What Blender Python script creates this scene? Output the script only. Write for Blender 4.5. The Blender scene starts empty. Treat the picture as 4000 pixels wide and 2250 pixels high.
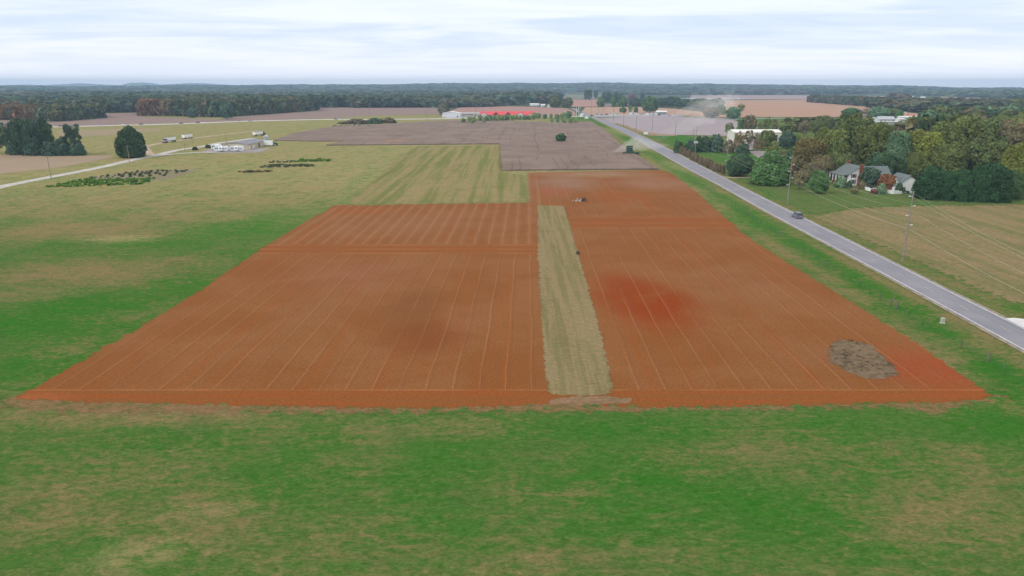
import bpy, math, random
import numpy as np
from mathutils import Vector
random.seed(7)
RNG = np.random.default_rng(11)
R = math.radians
S = bpy.context.scene
COL = S.collection

# ------------------------------------------------------------------ geometry of the view
F, H = 2700.0, 40.0                       # focal length in photo pixels, height of the drone in metres
HOR = 336.0
PITCH = math.atan((1125 - HOR) / F)
CP, SP = math.cos(PITCH), math.sin(PITCH)

def ray(px, py):
    a, b = (px - 2000) / F, (1125 - py) / F
    return a, CP + b * SP, -SP + b * CP

def at(px, py, z=0.0):
    dx, dy, dz = ray(px, py)
    t = (z - H) / dz
    return (dx * t, dy * t)

def atv(x, y):                            # same, photo shown at 2576 pixels wide
    return at(x * 1.5528, y * 1.5528)

def depth(y):                             # distance along the optical axis of a ground point
    return y * CP + H * SP

def hgt(px, base, top):
    x, y = at(px, base)
    dx, dy, dz = ray(px, top)
    return H + dz * y / dy

def mpp(px, py):                          # metres per photo pixel, sideways
    return depth(at(px, py)[1]) / F

def sstep(a, b, v):
    t = np.clip((v - a) / (b - a), 0, 1)
    return t * t * (3 - 2 * t)

RIDGE_R = 6200.0
def terrain(x, y):                        # flat farmland that climbs to a low far ridge
    x = np.asarray(x, float); y = np.asarray(y, float)
    d = np.hypot(x, y)
    px = 2000 + F * x / np.maximum(y * CP, 1.0)
    top = np.interp(px, [-400, 500, 1300, 1750, 2000, 2600, 3300, 4400],
                    [336, 334, 329.5, 326, 322.5, 325.5, 333, 346])
    z = 40 + (HOR - top) * RIDGE_R / (F * 1.085) - 20
    z = z + 1.0 * np.sin(px / 61.0) + 0.6 * np.sin(px / 23.0 + 1.3)
    return sstep(3500, RIDGE_R, d) * np.maximum(z, -6)

# ------------------------------------------------------------------ node helper
class NG:
    def __init__(self, name):
        self.mat = bpy.data.materials.new(name)
        self.mat.use_nodes = True
        self.t = self.mat.node_tree
        self.bsdf = self.t.nodes['Principled BSDF']
        self.tc = None
    def n(self, typ, **kw):
        nd = self.t.nodes.new(typ)
        for k, v in kw.items(): setattr(nd, k, v)
        return nd
    def put(self, sock, v):
        if isinstance(v, bpy.types.NodeSocket): self.t.links.new(v, sock)
        elif isinstance(v, (tuple, list)) and len(v) == 3 and sock.type == 'RGBA': sock.default_value = (*v, 1)
        else: sock.default_value = v
    def m(self, op, a, b=0.0, c=0.0, clamp=False):
        nd = self.n('ShaderNodeMath', operation=op, use_clamp=clamp)
        for i, v in enumerate((a, b, c)): self.put(nd.inputs[i], v)
        return nd.outputs[0]
    def pos(self):
        if not self.tc: self.tc = self.n('ShaderNodeTexCoord')
        return self.tc.outputs['Object']
    def sep(self, v):
        nd = self.n('ShaderNodeSeparateXYZ'); self.put(nd.inputs[0], v); return nd.outputs
    def com(self, x, y, z=0.0):
        nd = self.n('ShaderNodeCombineXYZ')
        for i, v in enumerate((x, y, z)): self.put(nd.inputs[i], v)
        return nd.outputs[0]
    def noise(self, vec, scale, detail=3.0, rough=0.55, dist=0.0):
        nd = self.n('ShaderNodeTexNoise')
        self.put(nd.inputs['Vector'], vec)
        for k, v in (('Scale', scale), ('Detail', detail), ('Roughness', rough), ('Distortion', dist)): nd.inputs[k].default_value = v
        return nd.outputs[0]
    def smap(self, vec, sc, loc=(0, 0, 0), rot=0.0):
        nd = self.n('ShaderNodeMapping'); self.put(nd.inputs[0], vec)
        nd.inputs['Scale'].default_value = sc; nd.inputs['Location'].default_value = loc
        nd.inputs['Rotation'].default_value = (0, 0, rot)
        return nd.outputs[0]
    def rng(self, v, a, b, c=0.0, d=1.0, smooth=True):
        nd = self.n('ShaderNodeMapRange', interpolation_type='SMOOTHSTEP' if smooth else 'LINEAR')
        for i, q in enumerate((v, a, b, c, d)): self.put(nd.inputs[i], q)
        return nd.outputs[0]
    def mix(self, f, a, b, typ='MIX'):
        nd = self.n('ShaderNodeMix', data_type='RGBA', blend_type=typ)
        self.put(nd.inputs[0], f); self.put(nd.inputs[6], a); self.put(nd.inputs[7], b)
        return nd.outputs[2]
    def splat(self, cx, cy, rx, ry, rot=0.0, hard=0.25):   # soft ellipse on the ground
        p = self.n('ShaderNodeVectorMath', operation='SUBTRACT'); self.put(p.inputs[0], self.pos()); p.inputs[1].default_value = (cx, cy, 0)
        q = self.smap(p.outputs[0], (1 / rx, 1 / ry, 0), rot=0)
        l = self.n('ShaderNodeVectorMath', operation='LENGTH'); self.put(l.inputs[0], q)
        return self.rng(l.outputs['Value'], 1.0, hard)
    def attr(self, name):
        nd = self.n('ShaderNodeAttribute', attribute_name=name); return nd.outputs['Color']
    def bump(self, h, strength=0.4, dist=0.1):
        nd = self.n('ShaderNodeBump'); nd.inputs['Strength'].default_value = strength; nd.inputs['Distance'].default_value = dist
        self.put(nd.inputs['Height'], h); self.t.links.new(nd.outputs[0], self.bsdf.inputs['Normal'])
    def out(self, col, rough=0.9, spec=0.15):
        self.put(self.bsdf.inputs['Base Color'], col); self.bsdf.inputs['Roughness'].default_value = rough
        self.bsdf.inputs['Specular IOR Level'].default_value = spec
        return self.mat

def plain(name, col, rough=0.6, var=0.15, scale=1.5, metal=0.0, spec=0.3):
    g = NG(name)
    nz = g.noise(g.pos(), scale, 4)
    a = tuple(c * (1 - var) for c in col); b = tuple(min(1, c * (1 + var)) for c in col)
    m = g.out(g.mix(g.rng(nz, 0.3, 0.7), a, b), rough, spec)
    g.bsdf.inputs['Metallic'].default_value = metal
    return m

# ------------------------------------------------------------------ mesh helpers
class MB:
    def __init__(self): self.v = []; self.f = []
    def add(self, vs, fs):
        o = len(self.v); self.v += [tuple(p) for p in vs]; self.f += [tuple(i + o for i in q) for q in fs]; return self
    def box(self, x0, x1, y0, y1, z0, z1, tx=0.0, ty=0.0):          # tx,ty: inset of the top
        return self.add([(x0, y0, z0), (x1, y0, z0), (x1, y1, z0), (x0, y1, z0),
                         (x0 + tx, y0 + ty, z1), (x1 - tx, y0 + ty, z1), (x1 - tx, y1 - ty, z1), (x0 + tx, y1 - ty, z1)],
                        [(3, 2, 1, 0), (4, 5, 6, 7), (0, 1, 5, 4), (1, 2, 6, 5), (2, 3, 7, 6), (3, 0, 4, 7)])
    def tube(self, p0, p1, r0, r1=None, n=8):
        r1 = r0 if r1 is None else r1
        a, b = Vector(p0), Vector(p1); d = (b - a).normalized()
        u = d.cross(Vector((0, 0, 1)) if abs(d.z) < 0.9 else Vector((1, 0, 0))).normalized(); w = d.cross(u)
        vs = []
        for c, r in ((a, r0), (b, r1)):
            for i in range(n):
                t = 2 * math.pi * i / n; vs.append(c + u * (r * math.cos(t)) + w * (r * math.sin(t)))
        fs = [(i, (i + 1) % n, n + (i + 1) % n, n + i) for i in range(n)]
        fs += [tuple(range(n))[::-1], tuple(range(n, 2 * n))]
        return self.add(vs, fs)
    def path(self, pts, rad, n=5):
        for i in range(len(pts) - 1): self.tube(pts[i], pts[i + 1], rad, rad, n)
        return self
    def extrude(self, prof, axis, a, b, inset=0.0):                 # prof: 2-D outline, axis x or y
        n = len(prof); cx = sum(p[0] for p in prof) / n; cz = sum(p[1] for p in prof) / n
        vs = []
        for w in (a, b):
            for p, q in prof: vs.append((w, p, q) if axis == 'x' else (p, w, q))
        fs = [(i, (i + 1) % n, n + (i + 1) % n, n + i) for i in range(n)] + [tuple(range(n))[::-1], tuple(range(n, 2 * n))]
        return self.add(vs, fs)
    def lathe(self, prof, n=14, c=(0, 0, 0)):
        vs = []
        for r, z in prof:
            for i in range(n):
                t = 2 * math.pi * i / n; vs.append((c[0] + r * math.cos(t), c[1] + r * math.sin(t), c[2] + z))
        fs = []
        for k in range(len(prof) - 1):
            for i in range(n): fs.append((k * n + i, k * n + (i + 1) % n, (k + 1) * n + (i + 1) % n, (k + 1) * n + i))
        fs += [tuple(range(n))[::-1], tuple(range((len(prof) - 1) * n, len(prof) * n))]
        return self.add(vs, fs)
    def mesh(self, name):
        me = bpy.data.meshes.new(name); me.from_pydata(self.v, [], self.f); me.update(); return me

def link(name, me, mat, parent=None, loc=None, rotz=None, smooth=False):
    o = bpy.data.objects.new(name, me); COL.objects.link(o)
    if mat and not me.materials: me.materials.append(mat)
    if parent: o.parent = parent
    if loc: o.location = loc
    if rotz: o.rotation_euler = (0, 0, rotz)
    if smooth: me.polygons.foreach_set('use_smooth', [True] * len(me.polygons))
    return o
def part(name, mb, mat, parent, loc=None, rotz=None, smooth=False):
    return link(name, mb.mesh(name), mat, parent, loc, rotz, smooth)
def tag(o, label, cat, group=None):
    o['label'] = label; o['category'] = cat
    if group: o['group'] = group
    return o
def thing(name, label, cat, loc=(0, 0, 0), rotz=0.0, group=None):
    o = bpy.data.objects.new(name, None); COL.objects.link(o); o.empty_display_size = 0.5
    o.location = loc; o.rotation_euler = (0, 0, rotz)
    return tag(o, label, cat, group)
def copy_tree(src, parent=None):
    c = src.copy(); COL.objects.link(c)
    if parent: c.parent = parent
    for ch in list(src.children): copy_tree(ch, c)
    return c
def np_mesh(name, v, quads, colors=None, attr='tone', tri=False):
    k = 3 if tri else 4
    me = bpy.data.meshes.new(name); n = len(v); q = len(quads)
    me.vertices.add(n); me.vertices.foreach_set('co', np.ascontiguousarray(v, np.float32).ravel())
    me.loops.add(q * k); me.loops.foreach_set('vertex_index', np.ascontiguousarray(quads, np.int32).ravel())
    me.polygons.add(q); me.polygons.foreach_set('loop_start', np.arange(0, q * k, k, dtype=np.int32))
    me.update(calc_edges=True)
    if colors is not None:
        a = me.attributes.new(attr, 'FLOAT_COLOR', 'FACE')
        c = np.ones((q, 4), np.float32); c[:, :3] = colors; a.data.foreach_set('color', c.ravel())
    return me

# ------------------------------------------------------------------ camera
cam = bpy.data.cameras.new('camera'); camo = bpy.data.objects.new('camera', cam); COL.objects.link(camo)
camo.location = (0, 0, H); camo.rotation_euler = (math.pi / 2 - PITCH, 0, 0)
cam.sensor_width = 36; cam.lens = F / 4000 * 36; cam.clip_start = 0.5; cam.clip_end = 40000
S.camera = camo

# ------------------------------------------------------------------ sky and light
W = bpy.data.worlds.new('World'); S.world = W; W.use_nodes = True
wt = W.node_tree; wt.nodes.clear()
SUN_EL, SUN_AZ = R(42), R(-118)            # azimuth from +Y towards +X
def wn(t, **k):
    nd = wt.nodes.new(t)
    for a, b in k.items(): setattr(nd, a, b)
    return nd
sky = wn('ShaderNodeTexSky', sky_type='NISHITA', sun_disc=False, sun_elevation=SUN_EL, sun_rotation=SUN_AZ, air_density=1.0, dust_density=1.5)
bg1 = wn('ShaderNodeBackground'); bg1.inputs[1].default_value = 0.10
wt.links.new(sky.outputs[0], bg1.inputs[0])
tc = wn('ShaderNodeTexCoord'); sp = wn('ShaderNodeSeparateXYZ'); wt.links.new(tc.outputs['Generated'], sp.inputs[0])
def wm(op, a, b=0.0, clamp=False):
    nd = wn('ShaderNodeMath', operation=op, use_clamp=clamp)
    for i, v in enumerate((a, b)):
        if isinstance(v, bpy.types.NodeSocket): wt.links.new(v, nd.inputs[i])
        else: nd.inputs[i].default_value = v
    return nd.outputs[0]
zz = wm('ADD', wm('MAXIMUM', sp.outputs[2], 0.0), 0.055)
cx = wm('DIVIDE', sp.outputs[0], zz); cy = wm('DIVIDE', sp.outputs[1], zz)
def cloud(sx, sy, ox, scale, detail, lo, hi, dist=0.6):
    cb = wn('ShaderNodeCombineXYZ'); wt.links.new(wm('ADD', wm('MULTIPLY', cx, sx), ox), cb.inputs[0]); wt.links.new(wm('MULTIPLY', cy, sy), cb.inputs[1])
    nz = wn('ShaderNodeTexNoise'); wt.links.new(cb.outputs[0], nz.inputs['Vector'])
    nz.inputs['Scale'].default_value = scale; nz.inputs['Detail'].default_value = detail; nz.inputs['Roughness'].default_value = 0.5; nz.inputs['Distortion'].default_value = dist
    mr = wn('ShaderNodeMapRange', interpolation_type='SMOOTHSTEP'); wt.links.new(nz.outputs[0], mr.inputs[0])
    mr.inputs[1].default_value = lo; mr.inputs[2].default_value = hi
    return mr.outputs[0]
c1 = cloud(0.55, 1.0, 3.1, 0.50, 7, 0.36, 0.60, 1.2)
c2 = cloud(0.60, 1.0, 9.7, 1.5, 7, 0.36, 0.66, 0.8)
cl = wm('ADD', wm('MULTIPLY', c1, 0.72), wm('MULTIPLY', c2, 0.28), True)
mixc = wn('ShaderNodeMix', data_type='RGBA')
wt.links.new(cl, mixc.inputs[0]); mixc.inputs[6].default_value = (0.66, 0.76, 0.93, 1); mixc.inputs[7].default_value = (0.90, 0.94, 1.0, 1)
ze = wn('ShaderNodeMapRange', interpolation_type='SMOOTHSTEP'); wt.links.new(sp.outputs[2], ze.inputs[0]); ze.inputs[1].default_value = 0.30; ze.inputs[2].default_value = 0.75
mixz = wn('ShaderNodeMix', data_type='RGBA'); wt.links.new(ze.outputs[0], mixz.inputs[0]); wt.links.new(mixc.outputs[2], mixz.inputs[6]); mixz.inputs[7].default_value = (1.0, 0.96, 0.90, 1)
# thin lavender veil towards the horizon
ho = wn('ShaderNodeMapRange', interpolation_type='SMOOTHSTEP'); wt.links.new(sp.outputs[2], ho.inputs[0])
ho.inputs[1].default_value = 0.07; ho.inputs[2].default_value = -0.01
mixh = wn('ShaderNodeMix', data_type='RGBA'); wt.links.new(wm('MULTIPLY', ho.outputs[0], 0.8), mixh.inputs[0])
wt.links.new(mixz.outputs[2], mixh.inputs[6]); mixh.inputs[7].default_value = (1.22, 1.18, 1.26, 1)
bg2 = wn('ShaderNodeBackground'); bg2.inputs[1].default_value = 1.22; wt.links.new(mixh.outputs[2], bg2.inputs[0])
ms = wn('ShaderNodeMixShader'); ms.inputs[0].default_value = 0.88
wt.links.new(bg1.outputs[0], ms.inputs[1]); wt.links.new(bg2.outputs[0], ms.inputs[2])
wo = wn('ShaderNodeOutputWorld'); wt.links.new(ms.outputs[0], wo.inputs[0])

sl = bpy.data.lights.new('sun', 'SUN'); sl.energy = 1.5; sl.angle = R(14); sl.color = (1.0, 0.93, 0.82)
so = bpy.data.objects.new('sun', sl); COL.objects.link(so)
sd = Vector((math.sin(SUN_AZ) * math.cos(SUN_EL), math.cos(SUN_AZ) * math.cos(SUN_EL), math.sin(SUN_EL)))
so.rotation_euler = (-sd).to_track_quat('-Z', 'Y').to_euler(); so.location = (-200, -50, 300)
vs = S.view_settings; vs.view_transform = 'Standard'; vs.look = 'None'; vs.exposure = 0.0; vs.gamma = 1.0
S.cycles.max_bounces = 5; S.cycles.volume_bounces = 1; S.cycles.transparent_max_bounces = 8
S.cycles.sample_clamp_indirect = 4.0

# haze over the whole plain
hz = MB().box(-11300, 11300, -400, 11800, -25, 130)
hg = bpy.data.materials.new('haze_air'); hg.use_nodes = True; ht = hg.node_tree; ht.nodes.clear()
pv = ht.nodes.new('ShaderNodeVolumePrincipled'); pv.inputs['Color'].default_value = (0.50, 0.71, 1.0, 1)
pv.inputs['Density'].default_value = 0.000115; pv.inputs['Anisotropy'].default_value = 0.0
hmo = ht.nodes.new('ShaderNodeOutputMaterial'); ht.links.new(pv.outputs[0], hmo.inputs['Volume'])
hzo = link('haze', hz.mesh('haze'), hg); hzo['kind'] = 'stuff'; hzo['label'] = 'pale blue haze over the plain'

# ------------------------------------------------------------------ ground
def lines(core0, core1, step, lo, hi, grow):
    c = list(np.arange(core0, core1 + 0.01, step)); s = step
    while c[-1] < hi: s *= grow; c.append(min(hi, c[-1] + s))
    s = step
    while c[0] > lo: s *= grow; c.insert(0, max(lo, c[0] - s))
    return np.array(c)
gx = lines(-260, 260, 3.5, -11000, 11000, 1.07)
gy = lines(30, 420, 3.2, -350, 11600, 1.06)
X, Y = np.meshgrid(gx, gy)
Z = terrain(X, Y)
nx, ny = len(gx), len(gy)
idx = np.arange(nx * ny).reshape(ny, nx)
quads = np.stack([idx[:-1, :-1], idx[:-1, 1:], idx[1:, 1:], idx[1:, :-1]], -1).reshape(-1, 4)
gme = np_mesh('ground', np.stack([X, Y, Z], -1).reshape(-1, 3), quads)
# patches of dry, lush and yellow grass: (photo x, y, half width, half height, weight) in the 2576-wide view
DRY = [(330, 1045, 420, 24, .95), (60, 1040, 160, 40, .7), (150, 1300, 260, 110, .65), (480, 1330, 170, 130, .7), (350, 1160, 300, 60, .35),
       (900, 1085, 160, 30, .6), (1120, 1075, 260, 30, .55), (1250, 1240, 170, 50, .45), (1430, 1250, 130, 40, .45), (1700, 1170, 120, 60, .45),
       (2060, 1130, 220, 40, .55), (2430, 1180, 170, 60, .55), (2380, 1330, 230, 90, .75), (2250, 1250, 130, 50, .4), (1350, 1400, 260, 60, .5), (880, 1380, 240, 80, .55),
       (1620, 1405, 200, 40, .4), (1850, 1350, 240, 40, .35),
       (230, 580, 280, 34, .8), (430, 545, 200, 26, .8), (560, 505, 260, 24, .75), (150, 520, 300, 40, .6), (120, 470, 200, 18, .25),
       (220, 685, 300, 40, .75), (480, 660, 180, 26, .55), (80, 740, 120, 20, .5), (250, 880, 190, 30, .5), (120, 965, 150, 20, .5), (330, 800, 200, 20, .4),
       (700, 470, 280, 26, .75), (820, 430, 200, 22, .7), (640, 390, 240, 14, .8), (420, 412, 200, 10, .7), (900, 395, 180, 16, .6),
       (300, 345, 250, 10, .6), (620, 328, 200, 9, .8), (480, 345, 200, 8, .5), (420, 318, 260, 8, .6), (760, 315, 160, 6, .4),
       (1700, 455, 40, 40, .6), (1800, 560, 60, 26, .5), (1950, 640, 60, 20, .6), (2090, 690, 70, 20, .55), (2250, 760, 80, 20, .6), (2480, 870, 90, 26, .5), (2560, 900, 60, 20, .6),
       (1640, 370, 50, 8, .5), (1600, 340, 40, 10, .6), (1960, 590, 60, 10, .6), (2330, 800, 90, 10, .6), (2150, 700, 60, 10, .5), (2350, 1030, 70, 12, .9), (2440, 1000, 60, 12, .5),
       (1900, 345, 260, 12, .3), (1400, 300, 200, 6, .4)]
LUSH = [(560, 585, 240, 24, .9), (350, 612, 240, 12, .9), (700, 555, 130, 30, .8), (610, 640, 110, 20, .6), (480, 725, 150, 30, .95), (230, 770, 170, 34, .9), (60, 820, 200, 60, .95),
        (260, 830, 200, 40, .75), (150, 900, 200, 50, .9), (60, 960, 120, 24, .9), (380, 750, 150, 40, .7), (320, 860, 90, 60, .8), (520, 490, 90, 14, .6), (500, 440, 110, 10, 1.0), (560, 425, 60, 6, 1.0), (330, 540, 90, 14, .6),
        (440, 1120, 220, 50, .8), (760, 1130, 170, 50, .6), (1000, 1200, 260, 50, .7), (1150, 1140, 180, 50, .75), (1600, 1080, 380, 40, .8), (1600, 1210, 260, 70, .95), (1880, 1260, 300, 70, .95),
        (2050, 1090, 200, 50, .7), (2500, 1060, 160, 60, .85), (2200, 1170, 220, 50, .75), (1600, 1310, 320, 50, .85), (2000, 1330, 230, 60, .85), (2250, 1400, 200, 50, .75), (700, 1220, 200, 60, .6), (1100, 1310, 200, 50, .5),
        (1830, 500, 50, 26, .95), (1900, 560, 50, 26, .95), (1990, 610, 50, 22, .95), (2070, 650, 60, 20, .95), (2170, 720, 70, 22, .9), (2270, 780, 70, 22, .9), (2400, 850, 70, 26, .8), (2480, 930, 70, 30, .9), (2540, 1000, 80, 40, .9),
        (1740, 450, 40, 30, .8), (1660, 390, 40, 16, .8), (1600, 350, 40, 12, .5), (1780, 360, 90, 14, .9), (1700, 345, 60, 10, .8), (1900, 395, 120, 12, .5), (1980, 490, 160, 30, .5), (2150, 510, 160, 24, .7), (2400, 515, 200, 12, .5),
        (2560, 775, 60, 12, .8), (1430, 298, 110, 8, 1.0), (850, 303, 70, 8, 1.0), (760, 320, 90, 6, 1.0), (700, 330, 100, 5, .9), (560, 330, 60, 4, .3), (340, 415, 200, 8, .7), (150, 450, 160, 8, .7), (480, 388, 60, 6, .8),
        (1010, 395, 60, 8, .7), (950, 440, 90, 24, .6), (880, 490, 60, 22, .6), (230, 345, 60, 10, .7), (400, 345, 80, 6, .5)]
YEL = [(340, 1410, 110, 40, .9), (520, 1290, 120, 20, .3), (300, 600, 120, 10, .7), (620, 340, 200, 8, .6), (760, 360, 150, 6, .7), (850, 358, 120, 5, .9), (740, 385, 200, 8, .5), (500, 345, 200, 6, .6),
       (1000, 300, 200, 5, .6), (1180, 297, 160, 5, .6), (150, 410, 180, 8, .6), (350, 350, 120, 6, .5), (1560, 330, 40, 12, .7), (1620, 372, 40, 14, .6), (1700, 420, 30, 20, .6), (640, 500, 140, 14, .5)]
cov = np.zeros((ny * nx, 4), np.float32); cov[:, 3] = 1
xf, yf = X.ravel(), Y.ravel()
for ch, lst in enumerate((DRY, LUSH, YEL)):
    for (vx, vy, rw, rh, wgt) in lst:
        px, py = vx * 1.5528, max(vy * 1.5528, HOR + 12)
        x0, y0 = at(px, py); k = mpp(px, py); rx = rw * 1.5528 * k
        ya = at(px, py + rh * 1.5528)[1]; yb = at(px, max(py - rh * 1.5528, HOR + 8))[1]
        sk = x0 / max(y0, 1.0)
        dy = np.where(yf < y0, (yf - y0) / max(y0 - ya, 1), (yf - y0) / max(yb - y0, 1))
        d = np.hypot((xf - x0) / rx, dy)
        cov[:, ch] = np.maximum(cov[:, ch], ((.5 if ch == 1 and vx < 900 else .72) if vy < 1050 else (.50 if ch != 1 else .5)) * wgt * (1 - sstep(0.2, 1.5, d)))
dd_ = np.hypot(xf, yf)
lf = sstep(150, 330, yf) * (1 - sstep(20, 110, xf)) * 0.85
cov[:, 0] = np.maximum(cov[:, 0], lf * .5); cov[:, 2] = np.maximum(cov[:, 2], lf * 0.72)
cov[:, 3] = sstep(950, 1300, dd_)
a = gme.attributes.new('cover', 'FLOAT_COLOR', 'POINT'); a.data.foreach_set('color', cov.ravel())

def grass_mat(name, mid, tan, lush, yel, base_dry=0.0, use_attr=True, streak=None):
    g = NG(name); p = g.pos()
    big = g.noise(p, 0.045, 5, 0.6, 0.8)
    med = g.noise(g.smap(p, (0.22, 0.42, 1), rot=0.12), 1.0, 7, 0.72, 1.5)
    fine = g.rng(g.noise(g.smap(p, (0.9, 1.6, 1), rot=-0.2), 1.0, 6, 0.78, 0.6), 0.30, 0.70, 0, 1, False)
    blade = g.rng(g.noise(g.smap(p, (2.2, 5.0, 1)), 1.0, 3, 0.8), 0.28, 0.72, 0, 1, False)
    if use_attr:
        c = g.n('ShaderNodeSeparateColor'); g.put(c.inputs[0], g.attr('cover'))
        dry, lus, ye = c.outputs[0], c.outputs[1], c.outputs[2]
        fl = g.n('ShaderNodeAttribute', attribute_name='cover').outputs['Alpha']
        # mowing marks: along the rows far out, sideways close to the camera
        s1 = g.noise(g.smap(p, (0.30, 0.010, 1), rot=-ROWA + 0.35), 1.0, 5, 0.65, 0.4)
        s2 = g.noise(g.smap(p, (0.008, 0.75, 1), rot=0.03), 1.0, 5, 0.6, 0.2)
        dry = g.m('ADD', dry, g.m('MULTIPLY', g.m('SUBTRACT', s1, 0.5), g.m('MULTIPLY', ye, 4.2)))
        dry = g.m('ADD', dry, g.m('MULTIPLY', g.m('SUBTRACT', s2, 0.5), 0.55))
        s3 = g.noise(g.smap(p, (0.045, 0.085, 1), rot=0.5), 1.0, 6, 0.7, 1.4)
        dry = g.m('ADD', dry, g.m('MULTIPLY', g.m('SUBTRACT', s3, 0.46), g.m('ADD', 0.5, g.m('MULTIPLY', ye, 2.6))))
    else: dry, lus, ye = base_dry, 0.25, 0.15
    wob = g.m('ADD', g.m('MULTIPLY', g.m('SUBTRACT', med, 0.5), 3.0), g.m('ADD', g.m('MULTIPLY', g.m('SUBTRACT', fine, 0.5), 0.9), g.m('MULTIPLY', g.m('SUBTRACT', big, 0.5), 1.4)))
    d = g.rng(g.m('ADD', g.m('SUBTRACT', dry, g.m('MULTIPLY', lus, 0.5)), g.m('MULTIPLY', wob, 0.62)), -0.15, 0.85)
    l = g.rng(g.m('SUBTRACT', g.m('ADD', lus, 0.12), g.m('MULTIPLY', wob, 0.55)), 0.05, 0.95)
    col = g.mix(l, mid, lush)
    col = g.mix(d, col, tan)
    col = g.mix(g.m('MULTIPLY', g.m('MULTIPLY', ye, 1.2), g.rng(med, 0.28, 0.6), clamp=True), col, yel)
    col = g.mix(g.rng(g.noise(p, 0.11, 4, 0.6), 0.52, 0.72, 0, 0.45), col, tuple(x * y for x, y in zip(mid, (0.8, 0.85, 0.9))))
    if streak:
        ang, sc, amt = streak
        st = g.noise(g.smap(p, (sc, sc * 0.03, 1), rot=ang), 1.0, 4, 0.6)
        col = g.mix(g.rng(st, 0.44, 0.60, 0, amt), col, lush)
    brt = g.m('ADD', 0.50, g.m('ADD', g.m('MULTIPLY', blade, 0.55), g.m('MULTIPLY', fine, 0.45)))
    if use_attr: col = g.mix(fl, col, (0.075, 0.095, 0.05))
    hsv = g.n('ShaderNodeHueSaturation'); g.put(hsv.inputs['Color'], col); g.put(hsv.inputs['Value'], brt)
    g.bump(g.m('ADD', blade, fine), 0.6, 0.15)
    return g.out(hsv.outputs[0], 0.95, 0.0)

ROWA = math.atan(59 / F)                   # crop rows run this little to the right of straight ahead
cr, sr = math.cos(ROWA), math.sin(ROWA)
GM = grass_mat('pasture_grass', (0.076, 0.152, 0.034), (0.225, 0.170, 0.080), (0.036, 0.152, 0.016), (0.345, 0.310, 0.145))
ground = link('ground', gme, GM); ground['kind'] = 'structure'

# ------------------------------------------------------------------ field sheets
def ragged(poly, step, amp, seed, jy=0.0):
    r = random.Random(seed); out = []; n = len(poly)
    for i in range(n):
        a, b = Vector(poly[i]), Vector(poly[(i + 1) % n]); L = (b - a).length
        k = max(1, min(400, int(L / step))); nrm = Vector((-(b - a).y, (b - a).x)).normalized()
        ph = r.random() * 9
        for j in range(k):
            p = a + (b - a) * (j / k)
            w = amp * (0.5 * math.sin(j * step / 9.0 + ph) + 0.35 * math.sin(j * step / 3.1 + ph * 2) + r.uniform(-.6, .6))
            if j == 0: w *= 0.3
            out.append((p.x + nrm.x * w, p.y + nrm.y * w + (r.uniform(-jy, jy) if j else 0)))
    return out
def sheet(name, pts, z, mat, step=1.6, amp=0.35, seed=1, jy=0.0, view='P', thick=0.0, kind='structure', label=None):
    poly = [(atv(*p) if view == 'V' else at(*p)) for p in pts] if view != 'W' else pts
    poly = ragged(poly, step, amp, seed, jy)
    area = sum(poly[i - 1][0] * poly[i][1] - poly[i][0] * poly[i - 1][1] for i in range(len(poly)))
    if area < 0: poly = poly[::-1]
    mb = MB(); n = len(poly)
    if thick: mb.add([(x, y, z) for x, y in poly] + [(x, y, z + thick) for x, y in poly],
                     [tuple(range(n, 2 * n))] + [(i, (i + 1) % n, n + (i + 1) % n, n + i) for i in range(n)])
    else: mb.add([(x, y, z) for x, y in poly], [tuple(range(n))])
    o = part(name, mb, mat, None); o['kind'] = kind
    if label: o['label'] = label
    return o

ROWA = math.atan(59 / F)                   # crop rows run this little to the right of straight ahead
cr, sr = math.cos(ROWA), math.sin(ROWA)

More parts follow.
